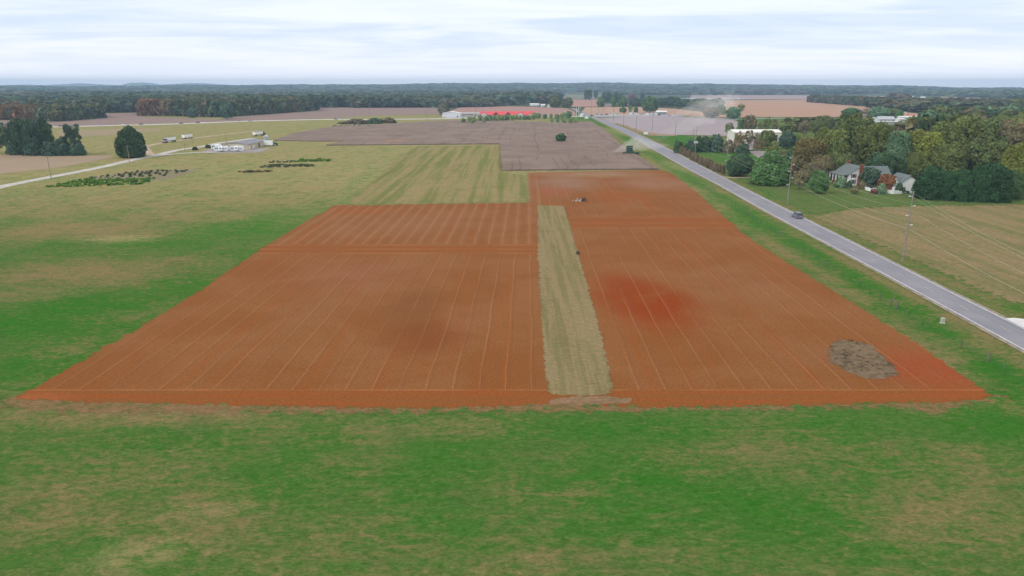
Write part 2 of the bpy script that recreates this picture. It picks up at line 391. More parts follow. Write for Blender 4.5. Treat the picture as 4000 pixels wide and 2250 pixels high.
def soft_sheet(name, pts, z, mat, cell=2.0, width=0.5, amp=1.6, view='V', fingers=0.0):
    '''a gridded sheet whose rim dissolves raggedly into what lies below'''
    poly = np.array([(atv(*p) if view == 'V' else at(*p)) for p in pts]); pad = width + amp + cell
    x = np.arange(poly[:, 0].min() - pad, poly[:, 0].max() + pad, cell); y = np.arange(poly[:, 1].min() - pad, poly[:, 1].max() + pad, cell)
    X, Y = np.meshgrid(x, y); fx, fy = X.ravel(), Y.ravel(); d = np.full(fx.shape, 1e9)
    for i in range(len(poly)):
        a, b = poly[i - 1], poly[i]; ab = b - a; L = (ab ** 2).sum() + 1e-9
        t = np.clip(((fx - a[0]) * ab[0] + (fy - a[1]) * ab[1]) / L, 0, 1); d = np.minimum(d, np.hypot(fx - a[0] - t * ab[0], fy - a[1] - t * ab[1]))
    d = np.where(inside([tuple(p) for p in poly], fx, fy), d, -d); D = d.reshape(X.shape)
    nx_, ny_ = len(x), len(y); id_ = np.arange(nx_ * ny_).reshape(ny_, nx_)
    q = np.stack([id_[:-1, :-1], id_[:-1, 1:], id_[1:, 1:], id_[1:, :-1]], -1).reshape(-1, 4)
    q = q[d[q].max(1) > -(width + amp)]
    used, inv = np.unique(q, return_inverse=True)
    me = np_mesh(name, np.stack([fx, fy, np.full(fx.shape, z)], -1)[used], inv.reshape(-1, 4))
    a = me.attributes.new('rim', 'FLOAT', 'POINT'); a.data.foreach_set('value', d[used].astype(np.float32))
    if not mat.get('soft'):
        mat['soft'] = 1; g = NG.__new__(NG); g.mat = mat; g.t = mat.node_tree; g.bsdf = g.t.nodes['Principled BSDF']; g.tc = None; p = g.pos()
        n1 = g.noise(p, 0.55, 6, 0.72); 
        if fingers: n1 = g.m('ADD', g.m('MULTIPLY', n1, 0.55), g.m('MULTIPLY', g.noise(g.smap(p, (0.8, 0.05, 1)), 1.0, 4, 0.7), 0.45))
        r = g.n('ShaderNodeAttribute', attribute_name='rim').outputs['Fac']
        g.put(g.bsdf.inputs['Alpha'], g.rng(g.m('ADD', r, g.m('MULTIPLY', g.m('SUBTRACT', n1, 0.5), amp * 3.0)), -0.06, 0.06))
    o = link(name, me, mat); o['kind'] = 'structure'; return o
def inside(poly, x, y):
    c = np.zeros(len(x), bool); n = len(poly)
    for i in range(n):
        (x0, y0), (x1, y1) = poly[i - 1], poly[i]
        c ^= ((y0 > y) != (y1 > y)) & (x < (x1 - x0) * (y - y0) / (y1 - y0 + 1e-12) + x0)
    return c
# ---- red soil with drill marks
def soil_mat():
    g = NG('red_clay_soil'); p = g.pos(); x, y, _ = g.sep(p)
    u = g.m('SUBTRACT', g.m('MULTIPLY', x, cr), g.m('MULTIPLY', y, sr))
    wob = g.m('MULTIPLY', g.m('SUBTRACT', g.noise(g.smap(p, (0.02, 0.05, 1)), 1.0, 2), 0.5), 0.9)
    uu = g.m('ADD', u, wob)
    med = g.noise(p, 0.06, 6, 0.62, 0.6); fine = g.noise(p, 2.3, 4, 0.75)
    band = g.noise(g.com(g.m('MULTIPLY', uu, 0.30), g.m('MULTIPLY', y, 0.006)), 1.0, 4, 0.65)
    tan, mid, org, red = (0.232, 0.100, 0.036), (0.210, 0.079, 0.022), (0.250, 0.073, 0.017), (0.225, 0.040, 0.006)
    pale = (0.235, 0.112, 0.055)
    col = g.mix(g.rng(med, 0.35, 0.66), mid, tan)
    col = g.mix(g.rng(band, 0.48, 0.72, 0, 0.6), col, org)
    # headlands
    yb = atv(700, 981)[1]; ybR = atv(2000, 975)[1]
    a0, a1 = atv(1000, 637)[1], atv(1000, 617)[1]; b0, b1 = atv(1600, 573)[1], atv(1600, 547)[1]
    xs = atv(1400, 640)[0]; left = g.m('LESS_THAN', x, xs)
    def between(lo, hi, w=1.2): return g.m('MULTIPLY', g.rng(y, lo - w, lo + w), g.rng(y, hi + w, hi - w))
    hb = g.rng(y, yb + 0.5, yb - 0.5)
    hl = g.m('MULTIPLY', between(a0, a1), left); hr = g.m('MULTIPLY', between(b0, b1), g.m('SUBTRACT', 1.0, left))
    head = g.m('MAXIMUM', hb, g.m('MAXIMUM', hl, hr))
    colh = g.mix(g.rng(g.noise(g.smap(p, (0.05, 0.9, 1)), 1.0, 4), 0.35, 0.65), org, mid)
    col = g.mix(g.m('MULTIPLY', head, 0.85), col, colh)
    # stains: moist red clay, grey-brown crust
    def sv(vx, vy, rw, rh, hard=0.2):
        px, py = vx * 1.5528, vy * 1.5528; x0, y0 = at(px, py)
        return g.splat(x0, y0, rw * 1.5528 * mpp(px, py), abs(at(px, py - rh * 1.5528)[1] - at(px, py + rh * 1.5528)[1]) / 2, hard=hard)
    nzs = g.rng(g.noise(p, 0.10, 5, 0.6), 0.25, 0.6, 0.45, 1.0)
    for (vx, vy, rw, rh, c, k) in [(1640, 760, 170, 95, red, .95), (1560, 730, 110, 75, red, .55), (1070, 850, 150, 65, (0.175, 0.050, 0.014), .72), (1040, 775, 110, 80, (0.165, 0.068, 0.026), .5),
                                   (1180, 800, 90, 60, (0.24, 0.092, 0.045), .35), (2330, 930, 190, 90, (0.27, 0.062, 0.02), .85), (2440, 985, 140, 30, org, .8), (100, 1000, 140, 18, (0.30, 0.09, 0.03), .8),
                                   (1420, 460, 120, 26, (0.25, 0.15, 0.10), .8), (1650, 460, 140, 24, (0.27, 0.15, 0.10), .6), (1500, 438, 220, 12, (0.27, 0.17, 0.10), .8), (1560, 495, 120, 20, org, .7), (1395, 480, 60, 20, (0.27, 0.088, 0.042), .6),
                                   (900, 690, 260, 60, (0.25, 0.105, 0.058), .5), (1000, 560, 300, 40, pale, .45), (800, 780, 160, 60, pale, .3), (1850, 720, 180, 70, pale, .35), (900, 530, 140, 16, org, .6), (1600, 600, 120, 40, mid, .5), (2100, 900, 150, 50, pale, .25)]:
        col = g.mix(g.m('MULTIPLY', g.m('MULTIPLY', sv(vx, vy, rw, rh), k), nzs), col, c)
    # drill tracks every 3.66 m, fine seed rows between them
    nohead = g.m('SUBTRACT', 1.0, head)
    fr = g.m('FRACT', g.m('DIVIDE', g.m('ADD', uu, 400.0), 3.66))
    tri = g.m('ABSOLUTE', g.m('SUBTRACT', fr, 0.5))
    mod = g.rng(g.noise(g.smap(p, (0.25, 0.02, 1)), 1.0, 3), 0.36, 0.60, 0.15, 1.0)
    trk = g.m('MULTIPLY', g.m('MULTIPLY', g.rng(tri, 0.046, 0.0), nohead), mod)
    upl = g.m('MULTIPLY', g.rng(y, a1, a1 + 3), left)
    wide = g.m('MULTIPLY', g.m('MULTIPLY', g.rng(tri, 0.34, 0.02), upl), 0.18)
    dark = g.m('MULTIPLY', g.m('MULTIPLY', g.rng(g.m('ABSOLUTE', g.m('SUBTRACT', fr, 0.62)), 0.07, 0.0), nohead), 0.35)
    rows = g.m('SINE', g.m('MULTIPLY', u, 2 * math.pi / 0.40))
    nearf = g.rng(y, 130.0, 80.0)
    clod = g.rng(fine, 0.3, 0.7, 0, 1, False); gr = g.m('ADD', 0.78, g.m('MULTIPLY', clod, 0.44))
    gr = g.m('SUBTRACT', gr, g.m('MULTIPLY', g.m('MULTIPLY', g.rng(rows, -0.2, 1.0), nearf), g.m('MULTIPLY', nohead, 0.055)))
    # pass marks that run along the headlands
    hm = g.m('MAXIMUM', g.rng(g.m('ABSOLUTE', g.m('SUBTRACT', y, yb)), 0.35, 0.05), 0.0)
    for yy, sel in ((a0, left), (a1, left), ((a0 + a1) / 2, left), (b0, None), (b1, None), ((b0 + b1) / 2 - 1, None)):
        q = g.rng(g.m('ABSOLUTE', g.m('SUBTRACT', g.m('ADD', y, g.m('MULTIPLY', wob, 0.5)), yy)), 0.7, 0.1)
        q = g.m('MULTIPLY', q, sel if sel else g.m('SUBTRACT', 1.0, left)); hm = g.m('MAXIMUM', hm, q)
    hm = g.m('MULTIPLY', hm, g.rng(g.noise(g.smap(p, (0.08, 0.01, 1)), 1.0, 3), 0.38, 0.6, 0.2, 0.9))
    light = (0.40, 0.185, 0.080)
    col = g.mix(dark, col, (0.165, 0.068, 0.038))
    col = g.mix(wide, col, (0.36, 0.19, 0.115))
    col = g.mix(g.m('MULTIPLY', g.m('MAXIMUM', trk, hm), 0.42), col, light)
    hsv = g.n('ShaderNodeHueSaturation'); g.put(hsv.inputs['Color'], col); g.put(hsv.inputs['Value'], gr)
    g.bump(g.m('ADD', fine, g.m('MULTIPLY', rows, 0.25)), 0.35, 0.08)
    return g.out(hsv.outputs[0], 0.95, 0.05)
SOIL = soil_mat()
soft_sheet('red_soil_field', [(30, 1003), (180, 925), (330, 835), (520, 720), (670, 618), (740, 575), (845, 515), (920, 517.5), (1000, 514.5), (1150, 512), (1330, 510), (1327, 434), (1420, 432), (1660, 428),
                         (1690, 436), (1760, 490), (1850, 570), (1900, 609), (2000, 672), (2100, 735), (2210, 802), (2330, 880), (2420, 942), (2497, 1001), (2380, 1012), (2200, 1015), (1900, 1022), (1590, 1024),
                         (1480, 1016), (1400, 1012), (1300, 1021), (1040, 1028), (650, 1020), (200, 1010)], 0.012, SOIL, 2.0, 0.35, 1.9, 'V', 1.0)
TRAM = grass_mat('trampled_brown_grass', (0.170, 0.125, 0.055), (0.245, 0.140, 0.075), (0.090, 0.130, 0.035), (0.26, 0.17, 0.09), 0.45, False)
soft_sheet('trampled_edge', [(10, 1000), (200, 1006), (650, 1016), (1040, 1024), (1300, 1017), (1400, 1008), (1590, 1020), (1900, 1018), (2380, 1008), (2500, 998), (2545, 1001), (2420, 1018), (2380, 1036), (2330, 1040), (2260, 1024), (1900, 1029), (1590, 1034), (1300, 1034), (1040, 1040), (650, 1038), (200, 1040), (0, 1024)], 0.007, TRAM, 1.2, 0.5, 3.0, 'V')
STRIP = grass_mat('strip_grass', (0.165, 0.150, 0.058), (0.265, 0.205, 0.108), (0.115, 0.130, 0.038), (0.29, 0.245, 0.14), 1.0, False, (-ROWA, 0.8, 0.42))
soft_sheet('grass_strip', [(1352, 516), (1418, 518), (1432, 560), (1455, 640), (1480, 725), (1510, 835), (1530, 920), (1545, 990), (1480, 996), (1385, 993), (1372, 940), (1362, 800), (1353, 640)], 0.026, STRIP, 1.2, 0.35, 1.0, 'V')
DRYG = grass_mat('dry_brown_grass', (0.20, 0.13, 0.075), (0.26, 0.165, 0.10), (0.15, 0.13, 0.06), (0.30, 0.20, 0.12), 0.7, False)
soft_sheet('dry_grass_patch', [(1390, 1001), (1440, 997), (1540, 997), (1585, 1003), (1590, 1014), (1480, 1019), (1395, 1017), (1375, 1010)], 0.022, DRYG, 0.7, 0.5, 1.2, 'V')
WEED = grass_mat('dead_weed_patch', (0.105, 0.072, 0.052), (0.215, 0.155, 0.098), (0.12, 0.085, 0.055), (0.24, 0.19, 0.12), 0.6, False)
el = []
for k in range(36):
    t = 2 * math.pi * k / 36; el.append((2166 + 82 * math.cos(t) * (1 + .07 * math.sin(3 * t) + .05 * math.sin(5 * t + 1)) + 10 * math.sin(t), 905 + 46 * math.sin(t) + 20 * math.cos(t)))
soft_sheet('dead_weed_patch', el, 0.03, WEED, 0.7, 0.25, 1.6, 'V')
# ---- mown hay field and the field across the road
HAY = grass_mat('mown_hay', (0.205, 0.190, 0.072), (0.285, 0.225, 0.112), (0.130, 0.165, 0.045), (0.33, 0.285, 0.15), 0.68, False, (-ROWA, 0.28, 0.7))
soft_sheet('hay_field', [(880, 512), (920, 515), (1000, 512), (1150, 509), (1329, 507), (1324, 442), (1262, 434), (1257, 366), (1050, 368), (1000, 400), (950, 450)], 0.016, HAY, 4.0, 2.0, 5.0, 'V')
STUB = grass_mat('stubble', (0.190, 0.160, 0.075), (0.285, 0.205, 0.118), (0.135, 0.160, 0.055), (0.30, 0.24, 0.125), 0.60, False, (R(58), 0.35, 0.55))
soft_sheet('stubble_field', [(2045, 545), (2150, 524), (2310, 518), (2450, 516), (2640, 514), (2800, 700), (2700, 830), (2590, 770), (2480, 735), (2300, 652), (2150, 590)], 0.014, STUB, 3.0, 1.6, 7.0, 'V')
LAWN = grass_mat('lawn_grass', (0.095, 0.150, 0.045), (0.18, 0.155, 0.075), (0.045, 0.15, 0.03), (0.15, 0.17, 0.05), 0.25, False)
soft_sheet('lawn', [(1700, 415), (1800, 409), (1960, 408), (2100, 420), (2320, 480), (2560, 500), (2560, 514), (2310, 516), (2150, 522), (2045, 540), (1990, 520), (1900, 470), (1850, 446), (1830, 440)], 0.010, LAWN, 3.0, 1.6, 5.0, 'V')

# ---- far fields
def field(name, pts, z, col, col2, seed, streak=0.0, sc=0.06):
    g = NG(name + '_earth'); p = g.pos()
    nz = g.noise(g.smap(p, (sc * 0.35, sc, 1)), 1.0, 5, 0.62, 0.8); fn = g.noise(p, 0.9, 4, 0.7)
    c = g.mix(g.rng(nz, 0.35, 0.65), col, col2)
    br = g.m('ADD', 0.78, g.m('MULTIPLY', fn, 0.44))
    if streak:
        st = g.noise(g.smap(p, (0.22, 0.004, 1), rot=-ROWA), 1.0, 4, 0.6); br = g.m('MULTIPLY', br, g.m('ADD', 1 - streak / 2, g.m('MULTIPLY', st, streak)))
    h = g.n('ShaderNodeHueSaturation'); g.put(h.inputs['Color'], c); g.put(h.inputs['Value'], br)
    return sheet(name, pts, z, g.out(h.outputs[0], 0.95, 0.05), 6.0, 1.0, seed)
MAUVE, MAUVE2 = (0.225, 0.165, 0.150), (0.255, 0.180, 0.155)
field('harvested_field', [(-150, 510), (-60, 470), (207, 476), (386, 462), (400, 444), (545, 440), (560, 456), (848, 467), (959, 452), (1227, 433), (1228, 419), (1352, 418), (1400, 421), (1715, 419), (1715, 446), (1550, 449), (1440, 452), (1330, 460), (1200, 465), (600, 483), (200, 494)], 0.05, MAUVE, MAUVE2, 21)
field('harvested_field', [(1740, 440), (1797, 420), (1990, 415), (2078, 417), (2216, 423), (2246, 436), (2250, 453), (2100, 456), (1870, 452)], 0.05, (0.31, 0.185, 0.165), (0.35, 0.215, 0.18), 22)
field('harvested_field', [(2335, 461), (2480, 455), (2640, 455), (2860, 468), (2900, 480), (2840, 532), (2800, 529), (2650, 527), (2545, 523), (2495, 513), (2440, 493), (2372, 475)], 0.04, (0.30, 0.262, 0.285), (0.33, 0.28, 0.295), 23)
field('dirt_bank', [(2322, 459), (2345, 460), (2385, 474), (2445, 490), (2500, 510), (2560, 521), (2640, 526), (2640, 531), (2540, 530), (2486, 514), (2430, 491), (2384, 474)], 0.05, (0.29, 0.185, 0.125), (0.26, 0.19, 0.11), 43)
field('garden_soil', [(300, 706), (640, 704), (790, 662), (560, 664), (380, 690)], 0.03, (0.24, 0.20, 0.15), (0.20, 0.175, 0.10), 44)
field('ploughed_field', [(2822, 392), (3170, 390), (3300, 402), (3440, 420), (3330, 450), (3260, 457), (2960, 457), (2868, 458), (2820, 440)], 0.06, (0.36, 0.22, 0.15), (0.40, 0.25, 0.18), 24)
field('fallow_field', [(2694, 385), (2700, 372), (3163, 372), (3172, 389), (2900, 388), (2700, 389)], 0.06, (0.30, 0.22, 0.22), (0.32, 0.235, 0.22), 25)
field('fallow_field', [(2270, 441), (2286, 419), (2500, 418), (2640, 425), (2760, 440), (2860, 452), (2860, 460), (2640, 450), (2320, 450)], 0.06, (0.37, 0.245, 0.18), (0.40, 0.26, 0.19), 26)
field('fallow_field', [(2213, 417), (2222, 389), (2335, 389), (2334, 416)], 0.07, (0.34, 0.19, 0.16), (0.38, 0.23, 0.19), 27)
field('meadow', [(2175, 387), (2177, 363), (2360, 363), (2345, 387)], 0.05, (0.15, 0.16, 0.11), (0.18, 0.17, 0.12), 28)
field('ploughed_field', [(3392, 374), (3472, 376), (3440, 400), (3402, 388)], 0.06, (0.34, 0.24, 0.22), (0.36, 0.25, 0.22), 29)
field('ploughed_field', [(3515, 462), (3528, 438), (3622, 447), (3640, 466)], 0.06, (0.37, 0.2, 0.13), (0.41, 0.24, 0.17), 30)
field('fallow_field', [(3672, 377), (3896, 386), (3885, 400), (3690, 388)], 0.06, (0.30, 0.235, 0.19), (0.32, 0.24, 0.2), 31)
field('bare_clay_ground', [(3910, 412), (3978, 414), (3990, 430), (3935, 430)], 0.06, (0.42, 0.20, 0.10), (0.46, 0.23, 0.13), 32)
field('fallow_field', [(-120, 600), (0, 606), (330, 609), (430, 607), (440, 616), (250, 652), (0, 680), (-140, 690)], 0.03, (0.29, 0.225, 0.165), (0.32, 0.24, 0.17), 33)
field('fallow_field', [(215, 512), (380, 506), (640, 502), (620, 512), (400, 530), (250, 536)], 0.03, (0.30, 0.225, 0.155), (0.26, 0.22, 0.13), 34)
field('yard', [(2960, 617), (2930, 590), (2960, 570), (3010, 540), (2880, 530), (2830, 545), (2850, 565), (2840, 590), (3060, 590), (3010, 600)], 0.03, (0.24, 0.20, 0.21), (0.28, 0.235, 0.24), 35)
# pale pond in the distance
pg = NG('pond_water'); pg.bsdf.inputs['Roughness'].default_value = 0.08; pg.put(pg.bsdf.inputs['Base Color'], (0.12, 0.15, 0.16)); pg.bump(pg.noise(pg.pos(), 0.8, 2), 0.03, 0.05)
sheet('water', [(2622, 384.5), (2724, 382), (2830, 382.5), (2917, 385), (2916, 387), (2800, 386.5), (2720, 386)], 0.09, pg.mat, 8, 1.0, 36)

# ---- ripe soybean stand, 0.7 m high
def soy_mat():
    g = NG('ripe_soybeans'); p = g.pos(); x, y, _ = g.sep(p)
    u = g.m('SUBTRACT', g.m('MULTIPLY', x, cr), g.m('MULTIPLY', y, sr))
    uu = g.m('ADD', u, g.m('MULTIPLY', g.m('SUBTRACT', g.noise(g.smap(p, (0.01, 0.03, 1)), 1.0, 3), 0.5), 9.0))
    c = g.mix(g.rng(g.noise(p, 0.04, 6, 0.65, 0.8), 0.32, 0.68), (0.182, 0.134, 0.112), (0.246, 0.186, 0.158))
    fr = g.m('ABSOLUTE', g.m('SUBTRACT', g.m('FRACT', g.m('DIVIDE', g.m('ADD', uu, 600.0), 9.4)), 0.5))
    fr2 = g.m('ABSOLUTE', g.m('SUBTRACT', g.m('FRACT', g.m('DIVIDE', g.m('ADD', uu, 603.1), 13.7)), 0.5))
    mod = g.rng(g.noise(g.smap(p, (0.08, 0.018, 1)), 1.0, 3), 0.44, 0.58)
    tr = g.m('MULTIPLY', g.m('MAXIMUM', g.rng(fr, 0.05, 0.0), g.rng(fr2, 0.035, 0.0)), mod)
    c = g.mix(g.m('MULTIPLY', tr, 0.75), c, (0.10, 0.075, 0.06))
    x0, y0 = at(1545, 553); c = g.mix(g.m('MULTIPLY', g.splat(x0, y0, 14, 14), 0.7), c, (0.33, 0.2, 0.13))
    h = g.n('ShaderNodeHueSaturation'); g.put(h.inputs['Color'], c); g.put(h.inputs['Value'], g.m('ADD', 0.7, g.m('MULTIPLY', g.noise(g.smap(p, (1.6, 0.7, 1)), 1.0, 5, 0.7), 0.6)))
    g.bump(g.noise(p, 1.4, 4, 0.7), 0.8, 0.3)
    return g.out(h.outputs[0], 0.95, 0.05)
sheet('soybean_crop', [(820, 366.5), (870, 356), (780, 356), (690, 354), (735, 338), (850, 317), (980, 313), (1080, 306), (1180, 303), (1290, 306), (1400, 309), (1488, 307), (1520, 327), (1556, 360), (1600, 392), (1656, 427), (1262, 430), (1258, 363), (1040, 364.5)],
      0.02, soy_mat(), 1.5, 0.4, 41, 0.15, 'V', 0.7, 'stuff', 'ripe mauve-brown soybeans standing ready for harvest')

# ------------------------------------------------------------------ roads
def asphalt():
    g = NG('asphalt'); p = g.pos()
    c = g.mix(g.rng(g.noise(p, 0.12, 5, 0.6), 0.35, 0.65), (0.225, 0.225, 0.262), (0.262, 0.258, 0.295))
    st = g.noise(g.smap(p, (0.9, 0.02, 1), rot=-R(3)), 1.0, 4, 0.6)
    h = g.n('ShaderNodeHueSaturation'); g.put(h.inputs['Color'], c); g.put(h.inputs['Value'], g.m('ADD', 0.70, g.m('ADD', g.m('MULTIPLY', st, 0.32), g.m('MULTIPLY', g.noise(p, 3.0, 3), 0.16))))
    return g.out(h.outputs[0], 0.85, 0.2)
ASPH = asphalt()
RL = [(4000, 1366), (3828, 1280), (3685, 1198), (3552, 1126), (3353, 1021), (3177, 924), (3042, 866 - 10), (2931, 793), (2821, 730), (2703, 669), (2641.6, 634.7), (2586, 604), (2503.6, 556), (2448, 525.6), (2393, 498), (2354.6, 481.5), (2327, 466.5), (2305, 457.5), (2291, 450.5), (2280, 443), (2241, 426.5), (2224, 419)]
RR = [(4000, 1286), (3917, 1242), (3828, 1195), (3690, 1126), (3552, 1060), (3353, 957), (3138, 852), (3036, 800), (2980, 773), (2876, 720), (2772.6, 666), (2669, 613), (2614, 584), (2531, 541.5), (2476, 514.6), (2421, 492.5), (2379, 477), (2343.5, 463.5), (2315, 456), (2297, 448), (2285, 442), (2246, 426), (2228, 419)]
def curve(pts):
    w = sorted((at(*p)[1], at(*p)[0]) for p in pts); return np.array([a for a, b in w]), np.array([b for a, b in w])
ly, lx = curve(RL); ry, rx = curve(RR)
ys = np.concatenate([np.arange(60, 420, 6), np.arange(420, 1350, 14)])
def ext(yy, gy_, gx_):
    s = (gx_[5] - gx_[0]) / (gy_[5] - gy_[0]); return np.where(yy < gy_[0], gx_[0] + s * (yy - gy_[0]), np.interp(yy, gy_, gx_))
cxs = (ext(ys, ly, lx) + ext(ys, ry, rx)) / 2; wds = np.abs(ext(ys, ry, rx) - ext(ys, ly, lx)) / 2
ker = np.ones(9) / 9
cxs = np.convolve(np.pad(cxs, 4, 'edge'), ker, 'valid'); wds = np.convolve(np.pad(wds, 4, 'edge'), ker, 'valid'); wds = np.clip(wds, 3.6, 5.2)
cxs[:4] = cxs[4] + (cxs[9] - cxs[4]) / (ys[9] - ys[4]) * (ys[:4] - ys[4])
off = xf - ext(yf, ys, cxs); nearr = (yf < 900) & (yf > 40)
for ch, c0, hw_, wg in ((0, -6.3, 2.2, .62), (1, -11.0, 3.4, .55), (0, -17.5, 2.6, .5), (0, 7.0, 3.0, .45)):
    b_ = wg * np.exp(-((off - c0) / hw_) ** 2) * nearr; cov[:, ch] = np.maximum(cov[:, ch] * (1 - .7 * np.exp(-((off - c0) / hw_) ** 2) * nearr), b_)
gme.attributes['cover'].data.foreach_set('color', cov.ravel())
def road_x(y): return float(np.interp(y, ys, cxs))
def road_dir(y): return math.atan2(road_x(y - 6) - road_x(y + 6), 12.0)       # heading angle for rotz
def ribbon(name, a, b, z, mat, y0=None, y1=None, parent=None, dash=None):
    mb = MB(); sel = [i for i in range(len(ys)) if (y0 is None or ys[i] >= y0) and (y1 is None or ys[i] <= y1)]
    for i, j in zip(sel[:-1], sel[1:]):
        mb.add([(cxs[i] + a(i), ys[i], z), (cxs[i] + b(i), ys[i], z), (cxs[j] + b(j), ys[j], z), (cxs[j] + a(j), ys[j], z)], [(0, 1, 2, 3)])
    return part(name, mb, mat, parent)
road = ribbon('road', lambda i: -wds[i], lambda i: wds[i], 0.09, ASPH); road['kind'] = 'structure'
PAINTW = plain('white_road_paint', (0.62, 0.62, 0.66), 0.7, 0.2, 0.8)
PAINTY = plain('yellow_road_paint', (0.46, 0.38, 0.22), 0.7, 0.25, 0.5)
for nm, o_, w_, m_ in (('edge_line', -1, 0.10, PAINTW), ('edge_line', 1, 0.10, PAINTW)):
    e = ribbon(nm, lambda i: o_ * (wds[i] - 0.35) - w_, lambda i: o_ * (wds[i] - 0.35) + w_, 0.10, m_, None, 560, road)
mb = MB(); yy = 62.0
while yy < 420:
    x0, x1 = road_x(yy), road_x(yy + 3)
    mb.add([(x0 - .07, yy, .10), (x0 + .07, yy, .10), (x1 + .07, yy + 3, .10), (x1 - .07, yy + 3, .10)], [(0, 1, 2, 3)]); yy += 12
part('centre_line', mb, PAINTY, road)
SHO = plain('road_shoulder_gravel', (0.26, 0.22, 0.17), 0.95, 0.3, 0.7)
for s_ in (-1, 1):
    q = ribbon('road_shoulder', lambda i: s_ * (wds[i] + 0.35) - 0.40, lambda i: s_ * (wds[i] + 0.35) + 0.40, 0.075, SHO); q['kind'] = 'structure'
GRAV = plain('pale_gravel', (0.44, 0.42, 0.39), 0.95, 0.15, 0.25)
DIRT = plain('dirt_track_earth', (0.40, 0.30, 0.22), 0.95, 0.2, 0.2)
LIGHTC = plain('highway_concrete', (0.52, 0.50, 0.48), 0.85, 0.1, 0.05)
def strip(name, pts, width, z, mat):
    w = [Vector((*at(*p), 0)) for p in pts]
    # smooth resample
    dense = []
    for i in range(len(w) - 1):
        p0, p1, p2, p3 = w[max(i - 1, 0)], w[i], w[i + 1], w[min(i + 2, len(w) - 1)]
        for k in range(8):
            t = k / 8; dense.append(0.5 * ((2 * p1) + (p2 - p0) * t + (2 * p0 - 5 * p1 + 4 * p2 - p3) * t * t + (3 * p1 - p0 - 3 * p2 + p3) * t ** 3))
    dense.append(w[-1]); mb = MB(); vs_ = []; rr = random.Random(len(pts))
    for i, p in enumerate(dense):
        d = (dense[min(i + 1, len(dense) - 1)] - dense[max(i - 1, 0)]).normalized(); n = Vector((-d.y, d.x, 0)); hw = width / 2 * rr.uniform(.93, 1.07)
        vs_ += [(p.x + n.x * hw, p.y + n.y * hw, z), (p.x - n.x * hw, p.y - n.y * hw, z)]
    mb.add(vs_, [(2 * i, 2 * i + 1, 2 * i + 3, 2 * i + 2) for i in range(len(dense) - 1)])
    o = part(name, mb, mat, None); o['kind'] = 'structure'; return o
strip('gravel_road', [(-160, 776), (0, 731), (186, 694), (388, 655), (540, 620), (600, 610), (669, 592), (724, 582), (793, 572), (862, 558), (917, 551), (990, 540)], 6.0, 0.07, GRAV)
strip('driveway', [(596, 612), (655, 604), (752, 597), (850, 594)], 4.5, 0.085, GRAV)
strip('dirt_track', [(592, 608), (574, 586), (568, 574), (603, 564), (640, 557), (720, 546), (860, 527), (1010, 510)], 4.5, 0.05, DIRT)
strip('highway', [(-200, 503), (0, 500), (207, 496), (450, 490), (700, 484), (959, 474), (1200, 468), (1338, 467), (1548, 466), (1724, 464), (1797, 462), (1976, 459), (2210, 456), (2300, 455.5)], 17, 0.10, LIGHTC)
strip('highway', [(2318, 457), (2420, 455), (2640, 454), (2750, 458), (2860, 466), (2960, 463), (3100, 461.5), (3250, 464), (3330, 467)], 14, 0.10, plain('highway_grey', (0.33, 0.30, 0.32), .85, .1, .05))
sheet('parking_lot', [(775, 596), (835, 577), (960, 576), (1060, 580), (1010, 596), (830, 599)], 0.06, plain('parking_asphalt', (0.27, 0.245, 0.24), .9, .15, .3), 3, .3, 51)
sheet('parking_lot', [(2318, 455), (2330, 447), (2660, 447), (2672, 453), (2500, 454)], 0.08, plain('lot_asphalt', (0.33, 0.30, 0.31), .9, .15, .1), 4, .3, 52)
sheet('driveway', [(4000, 1290), (3925, 1246), (3960, 1243), (4100, 1262), (4150, 1330)], 0.083, plain('white_gravel', (0.6, 0.6, 0.6), .95, .12, .6), 1.0, 0.15, 53)
strip('driveway', [(2818, 690), (2870, 694), (2950, 690), (3010, 680)], 3.4, 0.04, plain('tan_gravel', (0.36, 0.29, 0.2), .95, .15, .4))
sheet('parking_lot', [(1740, 462), (1745, 456), (1880, 457), (1880, 461)], 0.08, plain('school_asphalt', (0.36, 0.33, 0.34), .9, .1, .1), 4, .3, 54)

# ------------------------------------------------------------------ foliage
def foliage_mat(name, by_object):
    g = NG(name)
    t = g.n('ShaderNodeAttribute', attribute_name='tone').outputs['Color']
    if by_object:
        oi = g.n('ShaderNodeObjectInfo'); col = g.mix(1.0, oi.outputs['Color'], t, 'MULTIPLY')
    else: col = t
    g.out(col, 0.75, 0.12)
    tr = g.n('ShaderNodeBsdfTranslucent'); g.put(tr.inputs[0], col)
    mx = g.n('ShaderNodeMixShader'); mx.inputs[0].default_value = 0.22
    g.t.links.new(g.bsdf.outputs[0], mx.inputs[1]); g.t.links.new(tr.outputs[0], mx.inputs[2])
    g.t.links.new(mx.outputs[0], g.t.nodes['Material Output'].inputs[0])
    return g.mat
FOL = foliage_mat('foliage', True); WOOD = foliage_mat('woodland_foliage', False)
BARK = plain('bark', (0.10, 0.075, 0.055), 0.95, 0.3, 1.0)

